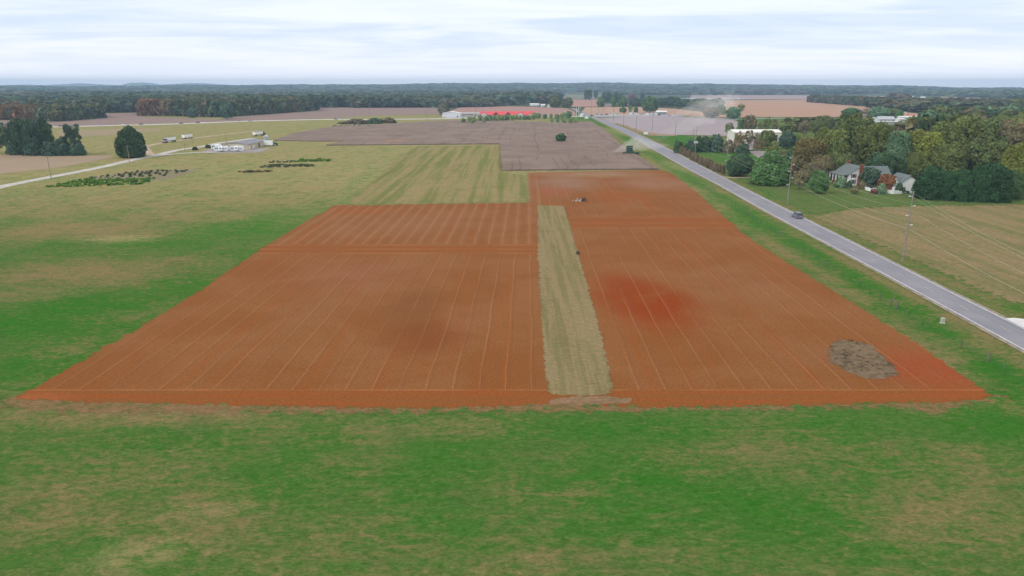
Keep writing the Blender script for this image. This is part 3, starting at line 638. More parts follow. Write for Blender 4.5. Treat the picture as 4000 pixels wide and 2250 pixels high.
KIND = {   # z0, aspect(h/r), lobes, lobe radius, profile
    'round': (0.10, 2.1, 26, 0.36, lambda z: math.sqrt(max(0, 1 - ((z - .52) / .50) ** 2))),
    'oak':   (0.08, 1.9, 46, 0.27, lambda z: math.sqrt(max(0, 1 - abs((z - .50) / .52) ** 2.6))),
    'cone':  (0.03, 2.0, 44, 0.24, lambda z: min(1, 1.55 * (1 - z) ** 0.62) * (0.82 + 0.18 * min(1, z / .12)) * (1 if z < .97 else .6)),
    'cedar': (0.0, 2.1, 40, 0.28, lambda z: min(1, (max(0, 1 - z ** 3.2)) ** 0.6 + .02)),
    'pine':  (0.16, 3.2, 30, 0.27, lambda z: (0.55 + 0.45 * math.sin(z * 7)) * 0.25 + 0.75 * math.sqrt(max(0, 1 - ((z - .62) / .46) ** 2))),
    'shrub': (0.0, 1.5, 18, 0.36, lambda z: math.sqrt(max(0, 1 - z ** 2.2))),
    'thin':  (0.12, 2.4, 20, 0.25, lambda z: math.sqrt(max(0, 1 - ((z - .55) / .47) ** 2)) * 0.9),
}
FILL = {'round': .5, 'oak': .34, 'cone': .6, 'cedar': .5, 'pine': .28, 'shrub': .5, 'thin': .35}
def crown(kind, n, leaf, seed):
    fill = FILL[kind]
    rg = np.random.default_rng(seed); z0, asp, nl, lr, prof = KIND[kind]
    cs, rs, ts = [], [], []
    k = 0
    while len(cs) < nl and k < 4000:
        k += 1
        z = z0 + (1 - z0) * rg.random(); pr = prof(z)
        if rg.random() > pr + 0.12: continue
        a = rg.random() * 2 * math.pi; l = lr * rg.uniform(.75, 1.25) * (0.55 + 0.45 * pr)
        rr = max(0, pr - l * 0.75) * (1 if rg.random() < .8 else rg.random())
        zz = min(max(z * asp, z0 * asp + l * .6), asp - l * .75)
        cs.append((rr * math.cos(a), rr * math.sin(a), zz)); rs.append(l); ts.append(rg.uniform(.72, 1.28))
    cs, rs, ts = np.array(cs), np.array(rs), np.array(ts)
    wgt = rs ** 2; wgt /= wgt.sum()
    li = rg.choice(len(cs), n, p=wgt)
    d = rg.normal(size=(n, 3)); d /= np.linalg.norm(d, axis=1)[:, None]
    axis = cs[li] - np.array([0, 0, asp * .45]); axis /= np.linalg.norm(axis, axis=1)[:, None] + 1e-6
    flip = (d * axis).sum(1) < -0.25; d[flip] *= -1
    low = d[:, 2] < -0.55; d[low, 2] *= -0.6
    c = cs[li] + d * rs[li][:, None] * rg.uniform(.72, 1.08, n)[:, None]
    m = int(n * fill); zf = z0 + (1 - z0) * rg.random(m * 4); pf = np.array([prof(q) for q in zf]); kp = np.nonzero(rg.random(m * 4) < pf * .9 + .1)[0][:m]; m = len(kp)
    af = rg.random(m) * 6.2832; q = np.sqrt(rg.uniform(.45, .92, m)) * pf[kp] * (1 + .10 * np.sin(3 * af + seed) + .07 * np.sin(5 * af + zf[kp] * 9))
    c[:m] = np.stack([q * np.cos(af), q * np.sin(af), zf[kp] * asp * .96], 1)
    nd = np.stack([np.cos(af), np.sin(af), (zf[kp] - .45) * 1.6], 1); d[:m] = nd / np.linalg.norm(nd, axis=1)[:, None]
    c[:, 2] = np.maximum(c[:, 2], 0.02)
    nn = d * 0.75 + np.array([0, 0, 0.3]) + rg.normal(size=(n, 3)) * 0.42; nn /= np.linalg.norm(nn, axis=1)[:, None]
    t = np.cross(nn, rg.normal(size=(n, 3))); t /= np.linalg.norm(t, axis=1)[:, None] + 1e-6; b = np.cross(nn, t)
    s = leaf * rg.uniform(.6, 1.35, n)[:, None]; s2 = s * rg.uniform(.6, 1.0, n)[:, None]
    j = lambda: 1 + rg.uniform(-.25, .25, (n, 1))
    v = np.stack([c - t * s * j() - b * s2 * j(), c + t * s * j() - b * s2 * j(), c + t * s * j() + b * s2 * j(), c - t * s * j() + b * s2 * j()], 1)
    v[:, 1] += nn * s * 0.25; v[:, 3] += nn * s * 0.25
    tone = ts[li] * rg.uniform(.78, 1.22, n); hue = rg.normal(size=n) * 0.07
    col = np.stack([tone * (1 + hue * 1.6), tone, tone * (1 - hue)], 1).clip(.2, 2.2)
    return v.reshape(-1, 3).astype(np.float32), np.arange(4 * n).reshape(-1, 4), col.astype(np.float32), asp

LEAVES = {'L': (13000, 0.036), 'M': (2000, 0.088), 'S': (420, 0.17)}
CROWNS = {}
def crown_mesh(kind, size, var):
    key = (kind, size, var)
    if key not in CROWNS:
        n, lf = LEAVES[size]
        if kind in ('thin',): n = int(n * .48); lf *= .85
        if kind == 'pine': n = int(n * .8); lf *= .85
        if kind == 'shrub': n = int(n * .6)
        v, q, c, asp = crown(kind, n, lf, abs(hash((len(kind), ord(kind[0]), ord(size), var))) % 99991)
        CROWNS[key] = (np_mesh(f'{kind}_crown', v, q, c), asp)
    return CROWNS[key]
def trunk_mesh(kind, seed):
    r = random.Random(seed); asp = KIND[kind][1]; mb = MB()
    top = {'pine': .9, 'cone': .8, 'cedar': .7}.get(kind, .55) * asp
    p = [(0, 0, -0.02)]; 
    for k in range(1, 5): p.append((p[-1][0] + r.uniform(-.03, .03), p[-1][1] + r.uniform(-.03, .03), top * k / 4))
    w = 0.075 if kind not in ('shrub', 'thin') else 0.05
    for k in range(4): mb.tube(p[k], p[k + 1], w * (1 - .2 * k), w * (.8 - .2 * k), 7)
    for k in range(6):
        a = r.uniform(0, 6.28); q = p[1 + k % 3]; ln = r.uniform(.35, .65)
        mb.tube(q, (q[0] + math.cos(a) * ln, q[1] + math.sin(a) * ln, q[2] + ln * r.uniform(.4, .9)), w * .45, w * .12, 5)
    return mb.mesh(f'{kind}_trunk')
TRUNKS = {}
NT = [0]
def tree(px, base, top, hw, kind, tint, label, group=None, name=None, cat=None):
    NT[0] += 1; i = NT[0]
    x, y = at(px, base); h = hgt(px, base, top); r = hw * mpp(px, base)
    hp = base - top
    size = 'L' if hp > 85 else ('M' if hp > 26 else 'S')
    me, asp = crown_mesh(kind, size, i % 3 if size != 'L' else i % 4)
    if kind == 'shrub': name, cat = name or 'shrub', cat or 'shrub'
    if 'pine' in label and kind == 'oak': name = 'pine_tree'
    name = name or {'pine': 'pine_tree', 'cedar': 'evergreen_tree', 'cone': 'evergreen_tree'}.get(kind, 'tree'); cat = cat or 'tree'
    # stand the trunk under the middle of the crown: the front of the crown is what the base pixel shows
    rt = thing(name, label, cat, (x, y + r * 0.35, float(terrain(x, y))), (i * 2.399) % 6.28, group)
    rt.scale = (r, r * (1 + .12 * math.sin(i)), h / asp)
    tk = (kind, i % 2)
    if tk not in TRUNKS: TRUNKS[tk] = trunk_mesh(kind, i)
    if kind != 'shrub' or hp > 40: link('trunk', TRUNKS[tk], BARK, rt)
    c = link('crown', me, FOL, rt); k = 1 + 0.10 * math.sin(i * 1.7)
    k *= 1.45 if kind in ('cedar', 'pine') else 1.75; c.color = (tint[0] * k, tint[1] * k, tint[2] * k, 1)
    return rt
DG, GR, OL = (0.050, 0.090, 0.045), (0.068, 0.135, 0.045), (0.105, 0.128, 0.040)
OL2, YG, BR = (0.088, 0.112, 0.042), (0.145, 0.165, 0.035), (0.125, 0.104, 0.052)
RB, BG, OR = (0.180, 0.085, 0.042), (0.105, 0.175, 0.095), (0.135, 0.116, 0.045)
DB, OB = (0.050, 0.088, 0.058), (0.130, 0.115, 0.062)
CED = (0.034, 0.080, 0.034)
g1 = 'trees around the white farmhouse'
for row in [
    (3014, 722, 590, 74, 'cone', GR, 'large bell-shaped green tree on the lawn beside the road'),
    (2893, 690, 604, 48, 'round', DG, 'dark bushy tree at the driveway next to the bell-shaped green tree'),
    (2870, 688, 612, 26, 'cone', DG, 'dark pointed evergreen merged with the bushy tree by the roadside pole'),
    (3128, 741, 662, 33, 'thin', OB, 'sparse brownish tree between the bell-shaped tree and the small round green tree'),
    (3201, 757, 669, 37, 'round', GR, 'small round bright green tree on the lawn before the farmhouse porch'),
    (3402, 737, 655, 37, 'round', DB, 'dark blue-green tree hiding the middle of the farmhouse'),
    (3470, 747, 684, 32, 'round', RB, 'rust-red tree between the farmhouse and its garage'),
    (3341, 758, 731, 18, 'thin', OB, 'small half-bare brown tree on the farmhouse front lawn'),
    (3560, 690, 632, 28, 'round', (.24, .24, .09), 'pale yellow-green tree just behind the garage roof'),
    (3460, 697, 638, 30, 'round', BR, 'brown-leaved tree behind the rear wing of the farmhouse'),
    (3228, 705, 648, 16, 'cone', OB, 'narrow olive-brown tree at the far corner of the farmhouse porch'),
    (3100, 690, 632, 16, 'round', (.15, .05, .045), 'dark red small tree behind the tall pole on the lawn'),
    (3160, 712, 640, 30, 'round', OB, 'brown bushy tree behind the round green lawn tree'),
    (3157, 690, 545, 52, 'oak', OR, 'orange-tinged oak at the near end of the big oak grove'),
    (3105, 660, 580, 36, 'round', DG, 'dark green tree below the orange-tinged oak, toward the cream building'),
    (3243, 680, 503, 62, 'oak', OL, 'tall olive oak next to the orange-tinged oak'),
    (3322, 672, 453, 80, 'oak', OL2, 'tallest dark olive oak straight behind the farmhouse chimney'),
    (3408, 680, 485, 62, 'oak', OL, 'broad olive oak behind the rear wing, left of the grey-green tree'),
    (3205, 705, 610, 46, 'round', OB, 'dull brown-green tree low behind the lawn, left of the farmhouse roof'),
    (3290, 700, 600, 45, 'oak', OL2, 'shaded olive tree directly over the farmhouse roof ridge'),
    (3498, 688, 519, 50, 'round', BG, 'pale grey-green tree between the two masses of oaks'),
    (3445, 700, 598, 52, 'round', DG, 'dark green tree at the foot of the pale grey-green tree'),
    (3512, 698, 610, 36, 'round', DG, 'dark green tree below the grey-green tree, above the garage roof'),
    (3610, 690, 512, 78, 'oak', YG, 'yellow-green oak right of the pale grey-green tree'),
    (3580, 700, 600, 46, 'oak', OL, 'low olive tree between the garage and the yellow-green oak'),
    (3720, 678, 470, 76, 'oak', OL, 'high olive oak behind the yellow-green oak'),
    (3806, 672, 463, 78, 'oak', OL2, 'broad dark olive oak behind the evergreen row'),
    (3700, 700, 560, 60, 'oak', OL, 'mid-height olive tree right over the nearest evergreens'),
    (3862, 700, 540, 72, 'oak', OL2, 'dark olive tree directly above the tallest evergreen'),
    (3936, 676, 475, 74, 'oak', OB, 'brown-green oak near the right end of the grove'),
    (4005, 664, 490, 60, 'oak', BR, 'brownish oak cut off by the right edge of the view'),
    (3980, 752, 566, 56, 'oak', YG, 'yellow-green tree at the right edge behind the end evergreen'),
    (3780, 560, 452, 60, 'oak', OB, 'olive-brown tree at the back of the oak grove'),
    (3690, 540, 455, 46, 'oak', BR, 'brown-topped tree at the back of the grove, near the teal container'),
    (3515, 540, 478, 17, 'cone', DB, 'dark cedar standing in the gap between the oak masses'),
    (3466, 535, 490, 15, 'cone', DB, 'small dark cedar left of the red-brown gap tree'),
    (3491, 540, 496, 14, 'round', (.13, .06, .05), 'red-brown tree in the gap between two dark cedars'),
    (3575, 492, 466, 18, 'round', DG, 'dark leaning tree before the teal container'),
]: tree(*row[:3], row[3] * (1.14 if row[4] == 'oak' else 1), *row[4:7], g1)
g2 = 'evergreens in the row beside the garage'
for row in [
    (3640, 777, 655, 58, 'cedar', CED, 'evergreen at the garage end of the evergreen row'),
    (3596, 768, 690, 24, 'round', (.09, .10, .055), 'small grey-green tree between the garage and the evergreen row'),
    (3700, 781, 668, 46, 'cedar', CED, 'second evergreen from the garage in the evergreen row'),
    (3765, 785, 659, 52, 'cedar', CED, 'middle evergreen of the row, lower than the tallest one'),
    (3826, 787, 648, 46, 'cedar', CED, 'evergreen just left of the tallest in the row'),
    (3885, 788, 634, 62, 'cedar', CED, 'tallest evergreen of the row by the brown stubble field'),
    (3955, 776, 664, 40, 'cedar', (.075, .125, .05), 'lighter green tree closing the right end of the evergreen row'),
]: tree(*row[:7], g2)
g3 = 'shrubs around the white farmhouse'
for row in [
    (3285, 733, 692, 21, 'shrub', BG, 'green shrub in front of the farmhouse porch'),
    (3318, 736, 708, 11, 'shrub', DG, 'dark shrub at the near porch corner'),
    (3370, 738, 706, 15, 'shrub', OB, 'olive-brown shrub at the foot of the tall brick chimney'),
    (3446, 758, 718, 18, 'shrub', BG, 'grey-green cone-shaped shrub below the rust-red tree'),
    (3414, 757, 737, 12, 'shrub', (.17, .075, .07), 'round dark red bush against the white fence'),
    (3513, 755, 714, 15, 'shrub', DG, 'green bush against the garage front'),
    (3540, 757, 745, 14, 'shrub', DG, 'low dark bush under the garage gable'),
    (3258, 715, 700, 8, 'shrub', RB, 'reddish bush at the far porch column'),
]: tree(*row[:7], g3)
g4 = 'trees around the cream metal building'
for row in [
    (2850, 530, 478, 20, 'thin', OL, 'thin olive tree past the left end of the cream building'),
    (2889, 512, 458, 12, 'thin', GR, 'slender leaning tree behind the left end of the cream building'),
    (2926, 512, 452, 29, 'oak', OB, 'broad brownish tree behind the cream building roof'),
    (2973, 513, 476, 12, 'thin', OB, 'small thin tree over the middle of the cream roof'),
    (2996, 513, 457, 14, 'thin', OL, 'tall thin tree over the middle of the cream roof'),
    (3024, 516, 466, 15, 'thin', BR, 'thin brown tree over the right half of the cream roof'),
    (3076, 528, 476, 37, 'thin', OL, 'wide sparse olive tree at the right end of the cream building'),
    (3142, 532, 470, 28, 'thin', OB, 'sparse brown-green tree right of the cream building'),
    (3184, 520, 470, 22, 'round', OL, 'olive tree nearest the left edge of the oak grove'),
    (3225, 510, 453, 22, 'oak', OL, 'olive tree peeking out left of the tallest oak'),
    (2886, 598, 514, 25, 'thin', BR, 'tall brownish tree before the red and white truck'),
    (2926, 568, 508, 18, 'thin', OB, 'leaning thin tree before the cream wall'),
    (2957, 567, 520, 17, 'thin', BR, 'brown thin tree before the middle of the cream wall'),
    (2998, 572, 512, 31, 'oak', OL, 'fuller olive tree before the cream wall'),
    (3076, 582, 516, 32, 'round', DB, 'dark blue-green tree at the right corner of the cream building'),
    (3118, 562, 520, 22, 'round', (.13, .17, .05), 'yellowish green rounded tree right of the dark blue-green one'),
    (3140, 600, 560, 34, 'round', OB, 'brown-green tree below the yellowish rounded one'),
]: tree(*row[:7], g4)
for row in [
    (2968, 582, 546, 22, 'shrub', BR, 'brown shrub among the parked cars'),
    (3021, 600, 553, 23, 'shrub', OL, 'olive shrub left of the bell-shaped tree top'),
    (3065, 640, 590, 30, 'shrub', OB, 'brownish bush behind the bell-shaped tree'),
    (2652, 598, 552, 23, 'shrub', DG, 'first dark shrub of the hedge, at its roadside end'),
    (2697, 596, 546, 25, 'shrub', DB, 'second dark shrub from the road in the hedge'),
    (2728, 594, 534, 18, 'shrub', CED, 'dark upright shrub of the hedge right behind a pole'),
    (2757, 594, 535, 23, 'shrub', DG, 'hedge shrub just right of the transformer pole'),
    (2800, 595, 526, 28, 'shrub', DB, 'tallest shrub of the dark hedge'),
    (2846, 598, 549, 24, 'shrub', OB, 'brownish shrub toward the yard end of the hedge'),
    (2904, 603, 563, 28, 'shrub', DG, 'last dark shrub of the hedge, beside the yard'),
]: tree(*row[:7], 'shrubs of the dark hedge and yard')
for (px, b) in [(2663, 603), (2676, 609), (2691, 615), (2708, 627), (2722, 634), (2738, 643), (2755, 648), (2771, 656), (2782, 661), (2795, 667), (2810, 673), (2826, 680)]:
    tree(px, b, b - 28 - (px % 7), 9 + px % 3, 'shrub', (.135, .105, .066), 'brown-leaved shrub in the roadside row beside the poles', 'brown shrubs in the roadside row')
g5 = 'pines by the gravel road'
for row in [
    (-14, 600, 472, 34, 'pine', DG, 'pine cut off by the left edge of the view'),
    (38, 601, 480, 24, 'pine', DB, 'pine next to the cut-off one at the left edge'),
    (96, 604, 467, 44, 'oak', (.042, .075, .04), 'tallest pine in the middle of the left clump'),
    (148, 606, 465, 46, 'oak', (.04, .07, .045), 'full dark pine right of the tallest in the clump'),
    (194, 606, 482, 26, 'pine', DG, 'pine at the right side of the dense clump'),
    (288, 606, 487, 37, 'pine', DB, 'separate open-branched pine right of the clump'),
    (508, 616, 486, 60, 'cone', (.044, .078, .037), 'big lone evergreen beside the gravel road'),
]: tree(*row[:7], g5)
for row in [(60, 605, 545, 34, 'dark undergrowth bush under the left pines'), (130, 607, 550, 40, 'dark undergrowth bush under the tallest pine'), (200, 608, 552, 34, 'dark undergrowth bush at the middle of the pine clump'), (243, 608, 538, 26, 'rounded bush between the pine clump and the separate pine'), (300, 608, 562, 30, 'bush at the foot of the separate pine')]:
    tree(row[0], row[1], row[2], row[3], 'shrub', DB, row[4], 'undergrowth below the pines')
tree(2191, 555, 522, 21, 'round', (.045, .085, .04), 'round dark green tree standing alone in the soybeans', name='round_tree')
for row in [(761, 587, 574, 11, 'round dark bush nearest the road fork'), (812, 578, 565, 11, 'round dark bush nearest the tan shop')]:
    tree(row[0], row[1], row[2], row[3], 'shrub', (.05, .058, .04), row[4], 'round bushes by the parking lot')
for row in [(750, 461, 423, 19, 'dark rounded tree standing out from the wood edge, left one'), (884, 466, 398, 27, 'large dark tree standing out from the wood edge, right one')]:
    tree(row[0], row[1], row[2], row[3], 'round', DB, row[4], 'trees before the wood edge')
for row in [(1338, 484, 475, 22, OB, 'low end shrub at the left of the brown thicket'), (1390, 484, 464, 46, (.12, .105, .07), 'wide brown shrub of the thicket'), (1460, 483, 463, 34, DG, 'dark green shrub in the middle of the thicket'), (1510, 481, 459, 34, OB, 'brown shrub at the right of the thicket')]:
    tree(row[0], row[1], row[2], row[3], 'shrub', row[4], row[5], 'shrubs of the thicket by the highway')
orch = [(1810, 480, 462, 8), (1834, 478, 455, 10), (1853, 476, 457, 9), (1876, 474, 450, 10), (1908, 474, 449, 12), (1928, 472, 452, 9), (1943, 473, 450, 11), (1962, 471, 453, 9), (1980, 470, 448, 12), (2000, 471, 449, 9), (2014, 467, 448, 10), (2030, 469, 452, 8), (2050, 468, 452, 10),
        (2068, 468, 450, 10), (2085, 466, 441, 10), (2103, 463, 442, 11), (2128, 463, 445, 10), (2152, 462, 444, 7), (2176, 464, 446, 10), (2200, 465, 440, 11), (2222, 462, 434, 11), (1845, 484, 464, 7), (1890, 480, 458, 7), (2155, 480, 464, 6), (2178, 480, 462, 6), (2204, 482, 460, 8), (2230, 483, 460, 8), (2250, 481, 462, 6)]
for k, (px, b, t, hw) in enumerate(orch):
    tree(px, b, t, hw, 'round', (.17, .225, .10) if k % 4 else (.10, .17, .09), 'small green tree in the row before the red-roofed building', 'row of small trees before the red roof', name='orchard_tree')
g6 = 'trees around the crossroads'
for row in [
    (1732, 453, 405, 23, 'round', (.11, .11, .075), 'dull brown-green tree behind the white metal building'),
    (2168, 421, 380, 24, 'round', OL2, 'olive tree where the small road leaves the wood'), (2215, 421, 381, 22, 'round', (.09, .11, .055), 'rounded olive tree at the end of the wood by the road'),
    (2289, 394, 350, 11, 'pine', DG, 'tall pine, first of the pair standing in the pink field'), (2303, 394, 351, 11, 'pine', DG, 'tall pine, second of the pair standing in the pink field'),
    (2328, 388, 355, 10, 'pine', DG, 'single thinner pine right of the pine pair'), (2346, 417, 380, 15, 'round', GR, 'rounded green tree right of the pine pair'),
    (2372, 402, 357, 21, 'round', DB, 'tall dark tree behind the substation poles'), (2394, 416, 371, 12, 'cone', GR, 'narrow green tree among the farmhouse trees at the crossroads'),
    (2414, 400, 362, 20, 'round', DB, 'dark tree at the rear of the crossroads group'), (2433, 416, 373, 17, 'cone', GR, 'full green cone-shaped tree near the crossroads house'),
    (2470, 402, 366, 18, 'round', (.12, .09, .07), 'purplish brown tree behind the crossroads house'), (2484, 417, 384, 26, 'round', DB, 'dark spreading tree right of the crossroads house'),
    (2508, 392, 363, 10, 'round', DB, 'small upright tree in the far hedgerow'), (2541, 440, 376, 34, 'round', (.062, .11, .05), 'large dark green tree behind the car lot'),
    (2585, 417, 383, 28, 'round', DB, 'dark tree right behind the large car-lot tree'), (2625, 417, 378, 32, 'round', DB, 'dark tree at the right end of the crossroads trees'),
    (2434, 441, 420, 12, 'round', GR, 'small green tree behind the row of boats'), (2462, 440, 411, 10, 'thin', GR, 'slim tree left of the large car-lot tree'), (2484, 440, 414, 8, 'cone', GR, 'narrow tree touching the large car-lot tree'),
    (2264, 450, 426, 8, 'shrub', DG, 'dark bush behind the white gantry by the road'),
    (2670, 420, 388, 30, 'round', DG, 'tree in the dust at the left of the dusty group'), (2738, 431, 386, 34, 'round', DG, 'broad tree in the middle of the dusty group'), (2799, 422, 384, 29, 'round', DG, 'dark rounded tree at the right of the dusty group'),
    (2780, 461, 420, 30, 'round', OB, 'dust-veiled brownish tree beside the grey field'), (2818, 448, 410, 18, 'round', GR, 'green tree just above the dust-veiled brown one'),
    (2866, 464, 418, 32, 'round', BG, 'green round tree at the right end of the dusty grey field'), (2897, 436, 406, 16, 'thin', OL, 'thin tree behind the green round one by the grey field'),
    (3330, 457, 422, 36, 'round', GR, 'green tree at the left end of the far hamlet'), (3385, 459, 424, 22, 'thin', OB, 'brownish tree behind the pale hut of the hamlet'), (3440, 463, 418, 36, 'round', BG, 'broad green tree in the middle of the hamlet'), (3492, 463, 424, 24, 'round', OL, 'olive-green tree of the hamlet'),
    (3513, 467, 428, 14, 'round', GR, 'green tree nearest the brown pole in the hamlet'), (3424, 470, 456, 8, 'round', DB, 'small dark tree before the grey roof'),
    (3648, 470, 426, 22, 'round', BG, 'light green tree right of the white sheds'), (3512, 405, 365, 42, 'oak', (.11, .10, .08), 'large brown-green tree standing in the far fields'),
    (3815, 478, 436, 24, 'round', DG, 'dark green tree at the left of the far green clump'), (3872, 483, 438, 42, 'round', BG, 'broad green tree of the far clump'), (3930, 478, 436, 30, 'round', BG, 'green tree at the right of the far clump'), (3922, 446, 416, 20, 'round', YG, 'yellow-green tree before the orange clay ground'), (3990, 440, 385, 40, 'oak', OL2, 'large far tree at the right edge of the view'),
]: tree(*row[:7], g6)

# ------------------------------------------------------------------ woods: masses of trees in one object each
PROTO = {s: [crown(k, n, lf, 500 + i) for i, k in enumerate(('round', 'oak', 'round', 'cedar'))] for s, (n, lf) in {'a': (130, .26), 'b': (34, .46)}.items()}
def inside(poly, x, y):
    c = np.zeros(len(x), bool); n = len(poly)
    for i in range(n):
        (x0, y0), (x1, y1) = poly[i - 1], poly[i]
        c ^= ((y0 > y) != (y1 > y)) & (x < (x1 - x0) * (y - y0) / (y1 - y0 + 1e-12) + x0)
    return c
def build_wood(name, label, xs_, ys_, rad, hgts, tints, size='a', zs=None):
    V, C, n0 = [], [], 0
    for k in range(len(xs_)):
        v, q, c, asp = PROTO[size][int(RNG.integers(0, 4))]
        a = RNG.random() * 6.28; ca, sa = math.cos(a), math.sin(a); r = rad[k]
        p = np.empty_like(v); p[:, 0] = (v[:, 0] * ca - v[:, 1] * sa) * r + xs_[k]; p[:, 1] = (v[:, 0] * sa + v[:, 1] * ca) * r + ys_[k]
        p[:, 2] = v[:, 2] * (hgts[k] / asp) + (0 if zs is None else zs[k])
        V.append(p); C.append(c * tints[k] * 1.2)
    v = np.concatenate(V); c = np.concatenate(C)
    o = link(name, np_mesh(name, v, np.arange(len(v)).reshape(-1, 4), c), WOOD); o['kind'] = 'stuff'; o['label'] = label
    return o
PAL = np.array([(0.075, 0.105, 0.055), (0.095, 0.115, 0.06), (0.06, 0.09, 0.05), (0.11, 0.12, 0.055), (0.085, 0.10, 0.06), (0.13, 0.11, 0.06), (0.07, 0.115, 0.06)])
def band(front, dep):
    a = [at(*p) for p in front]; b = []
    for (x, y) in a: d = math.hypot(x, y); b.append((x * (d + dep) / d, y * (d + dep) / d))
    return a + b[::-1]
def wood(name, label, front, dep, sp, h0, h1, pal=PAL, rust=None):
    poly = band(front, dep); P = np.array(poly)
    gx_, gy_ = np.meshgrid(np.arange(P[:, 0].min(), P[:, 0].max(), sp), np.arange(P[:, 1].min(), P[:, 1].max(), sp))
    x = gx_.ravel() + RNG.uniform(-.45, .45, gx_.size) * sp; y = gy_.ravel() + RNG.uniform(-.45, .45, gx_.size) * sp
    # and a closed front row
    ok = inside(poly, x, y); x, y = x[ok], y[ok]
    fx, fy = [], []
    a = poly[:len(front)]
    for i in range(len(a) - 1):
        L = math.hypot(a[i + 1][0] - a[i][0], a[i + 1][1] - a[i][1])
        for t in np.arange(0, 1, sp * .62 / max(L, 1)): fx.append(a[i][0] + (a[i + 1][0] - a[i][0]) * t + RNG.uniform(-2, 2)); fy.append(a[i][1] + (a[i + 1][1] - a[i][1]) * t + sp * .4 + RNG.uniform(-1, 4))
    x = np.concatenate([x, fx]); y = np.concatenate([y, fy])
    n = len(x); t = pal[RNG.integers(0, len(pal), n)] * RNG.uniform(.8, 1.2, (n, 1))
    if rust:
        x0, x1 = rust; px = 2000 + F * x / depth(y)
        s = np.exp(-((px - x0) / x1) ** 2) * (RNG.random(n) < .75); t = t * (1 - s[:, None]) + np.array([.19, .105, .055]) * s[:, None]
    return build_wood(name, label, x, y, RNG.uniform(.62, .95, n) * sp, RNG.uniform(h0, h1, n), t)
wood('woods', 'wood with rust-coloured tops behind the pines by the gravel road', [(-120, 466), (0, 468), (100, 471), (207, 475), (330, 466), (386, 460)], 110, 8.5, 13.5, 17, PAL, (70, 90))
wood('woods', 'long wood behind the highway with rusty tops at its left end', [(556, 453), (600, 452), (738, 454), (848, 458), (959, 451), (1100, 441), (1227, 432)], 130, 9.5, 17, 21, PAL, (590, 90))
wood('woods', 'narrow tree belt between the orange-brown field and the far fields', [(3165, 399), (3240, 404), (3320, 411), (3430, 418)], 90, 11, 13, 18)
wood('woods', 'scattered tree belt behind the hamlet and white sheds', [(3440, 425), (3560, 436), (3640, 440), (3780, 446), (3900, 436)], 420, 24, 11, 17, PAL * np.array([1.05, .92, 1.0]))
wood('woods', 'dark back part of the oak grove', [(3560, 600), (3700, 585), (3850, 590), (4080, 600)], 75, 13, 16, 21, np.array([OL, OL2, OB, DG]))
wood('woods', 'olive trees right of the hamlet, at the right edge of the view', [(3640, 490), (3760, 486), (3860, 492), (4100, 505)], 60, 13, 13, 18, np.array([OL, OB, DG, BG]))
wood('woods', 'scrubby trees between the cream building and the oak grove', [(3090, 515), (3150, 508), (3240, 500)], 40, 11, 7, 11, np.array([OL, OB, BR]))

# the forest that runs on to the horizon
FRONT = [(-420, 440), (386, 440), (552, 438), (900, 432), (1227, 421), (1352, 419), (1400, 422), (1640, 420), (1797, 420), (1920, 417), (2070, 406), (2168, 404), (2175, 364), (2360, 364), (2480, 372), (2694, 370), (3163, 370), (3300, 369.5), (3450, 367), (3667, 374), (3896, 383), (4000, 391), (4420, 395)]
far = [at(*p) for p in FRONT]; azL = math.atan2(far[0][0], far[0][1]); azR = math.atan2(far[-1][0], far[-1][1])
poly = far + [(RIDGE_R * 1.04 * math.sin(azR + (azL - azR) * k / 24), RIDGE_R * 1.04 * math.cos(azR + (azL - azR) * k / 24)) for k in range(25)]
xs_, ys_ = [], []; d = 950.0
while d < RIDGE_R * 1.03:
    s = max(11.0, d / 88); A = np.arange(-.80, .80, s / d) + RNG.uniform(-.4, .4, len(np.arange(-.80, .80, s / d))) * s / d
    dd = d + RNG.uniform(-.45, .45, len(A)) * s; xs_.append(dd * np.sin(A)); ys_.append(dd * np.cos(A)); d += s
xs_, ys_ = np.concatenate(xs_), np.concatenate(ys_)
ok = inside(poly, xs_, ys_)
for hole in ([(1640, 408), (1652, 408), (1652, 402), (1640, 402)], [(120, 400), (320, 400), (320, 396), (120, 396)], [(1190, 356), (1300, 356), (1300, 352.5), (1190, 352.5)], [(500, 368), (580, 367), (580, 361), (500, 361)]):
    ok &= ~inside([at(*p) for p in hole], xs_, ys_)
xs_, ys_ = xs_[ok], ys_[ok]; dd = np.hypot(xs_, ys_)
sp_ = np.maximum(11.0, dd / 88)
clump = 0.5 + 0.5 * np.sin(xs_ / 130 + 2 * np.sin(ys_ / 170)) * np.sin(ys_ / 95 + xs_ / 300)
tin = PAL[np.minimum((RNG.random(len(xs_)) * .55 + clump * .5) * len(PAL), len(PAL) - 1).astype(int)] * RNG.uniform(.88, 1.12, (len(xs_), 1)) * np.array([.86, 1.0, 1.08]) * (0.85 + .3 * clump)[:, None]
hh = (15 + 5 * np.sin(xs_ / 210 + 1) * np.sin(ys_ / 260) + RNG.uniform(-2.5, 3.5, len(xs_))) * np.where(dd > 2500, .95, 1)
near = dd < 1500
zz_ = terrain(xs_, ys_)
build_wood('forest', 'continuous mixed forest from the fields to the far ridge', xs_[near], ys_[near], sp_[near] * .78, hh[near], tin[near], 'a', zz_[near])
build_wood('forest', 'hazy forest of the far plain and ridge', xs_[~near], ys_[~near], sp_[~near] * .80, hh[~near], tin[~near], 'b', zz_[~near])

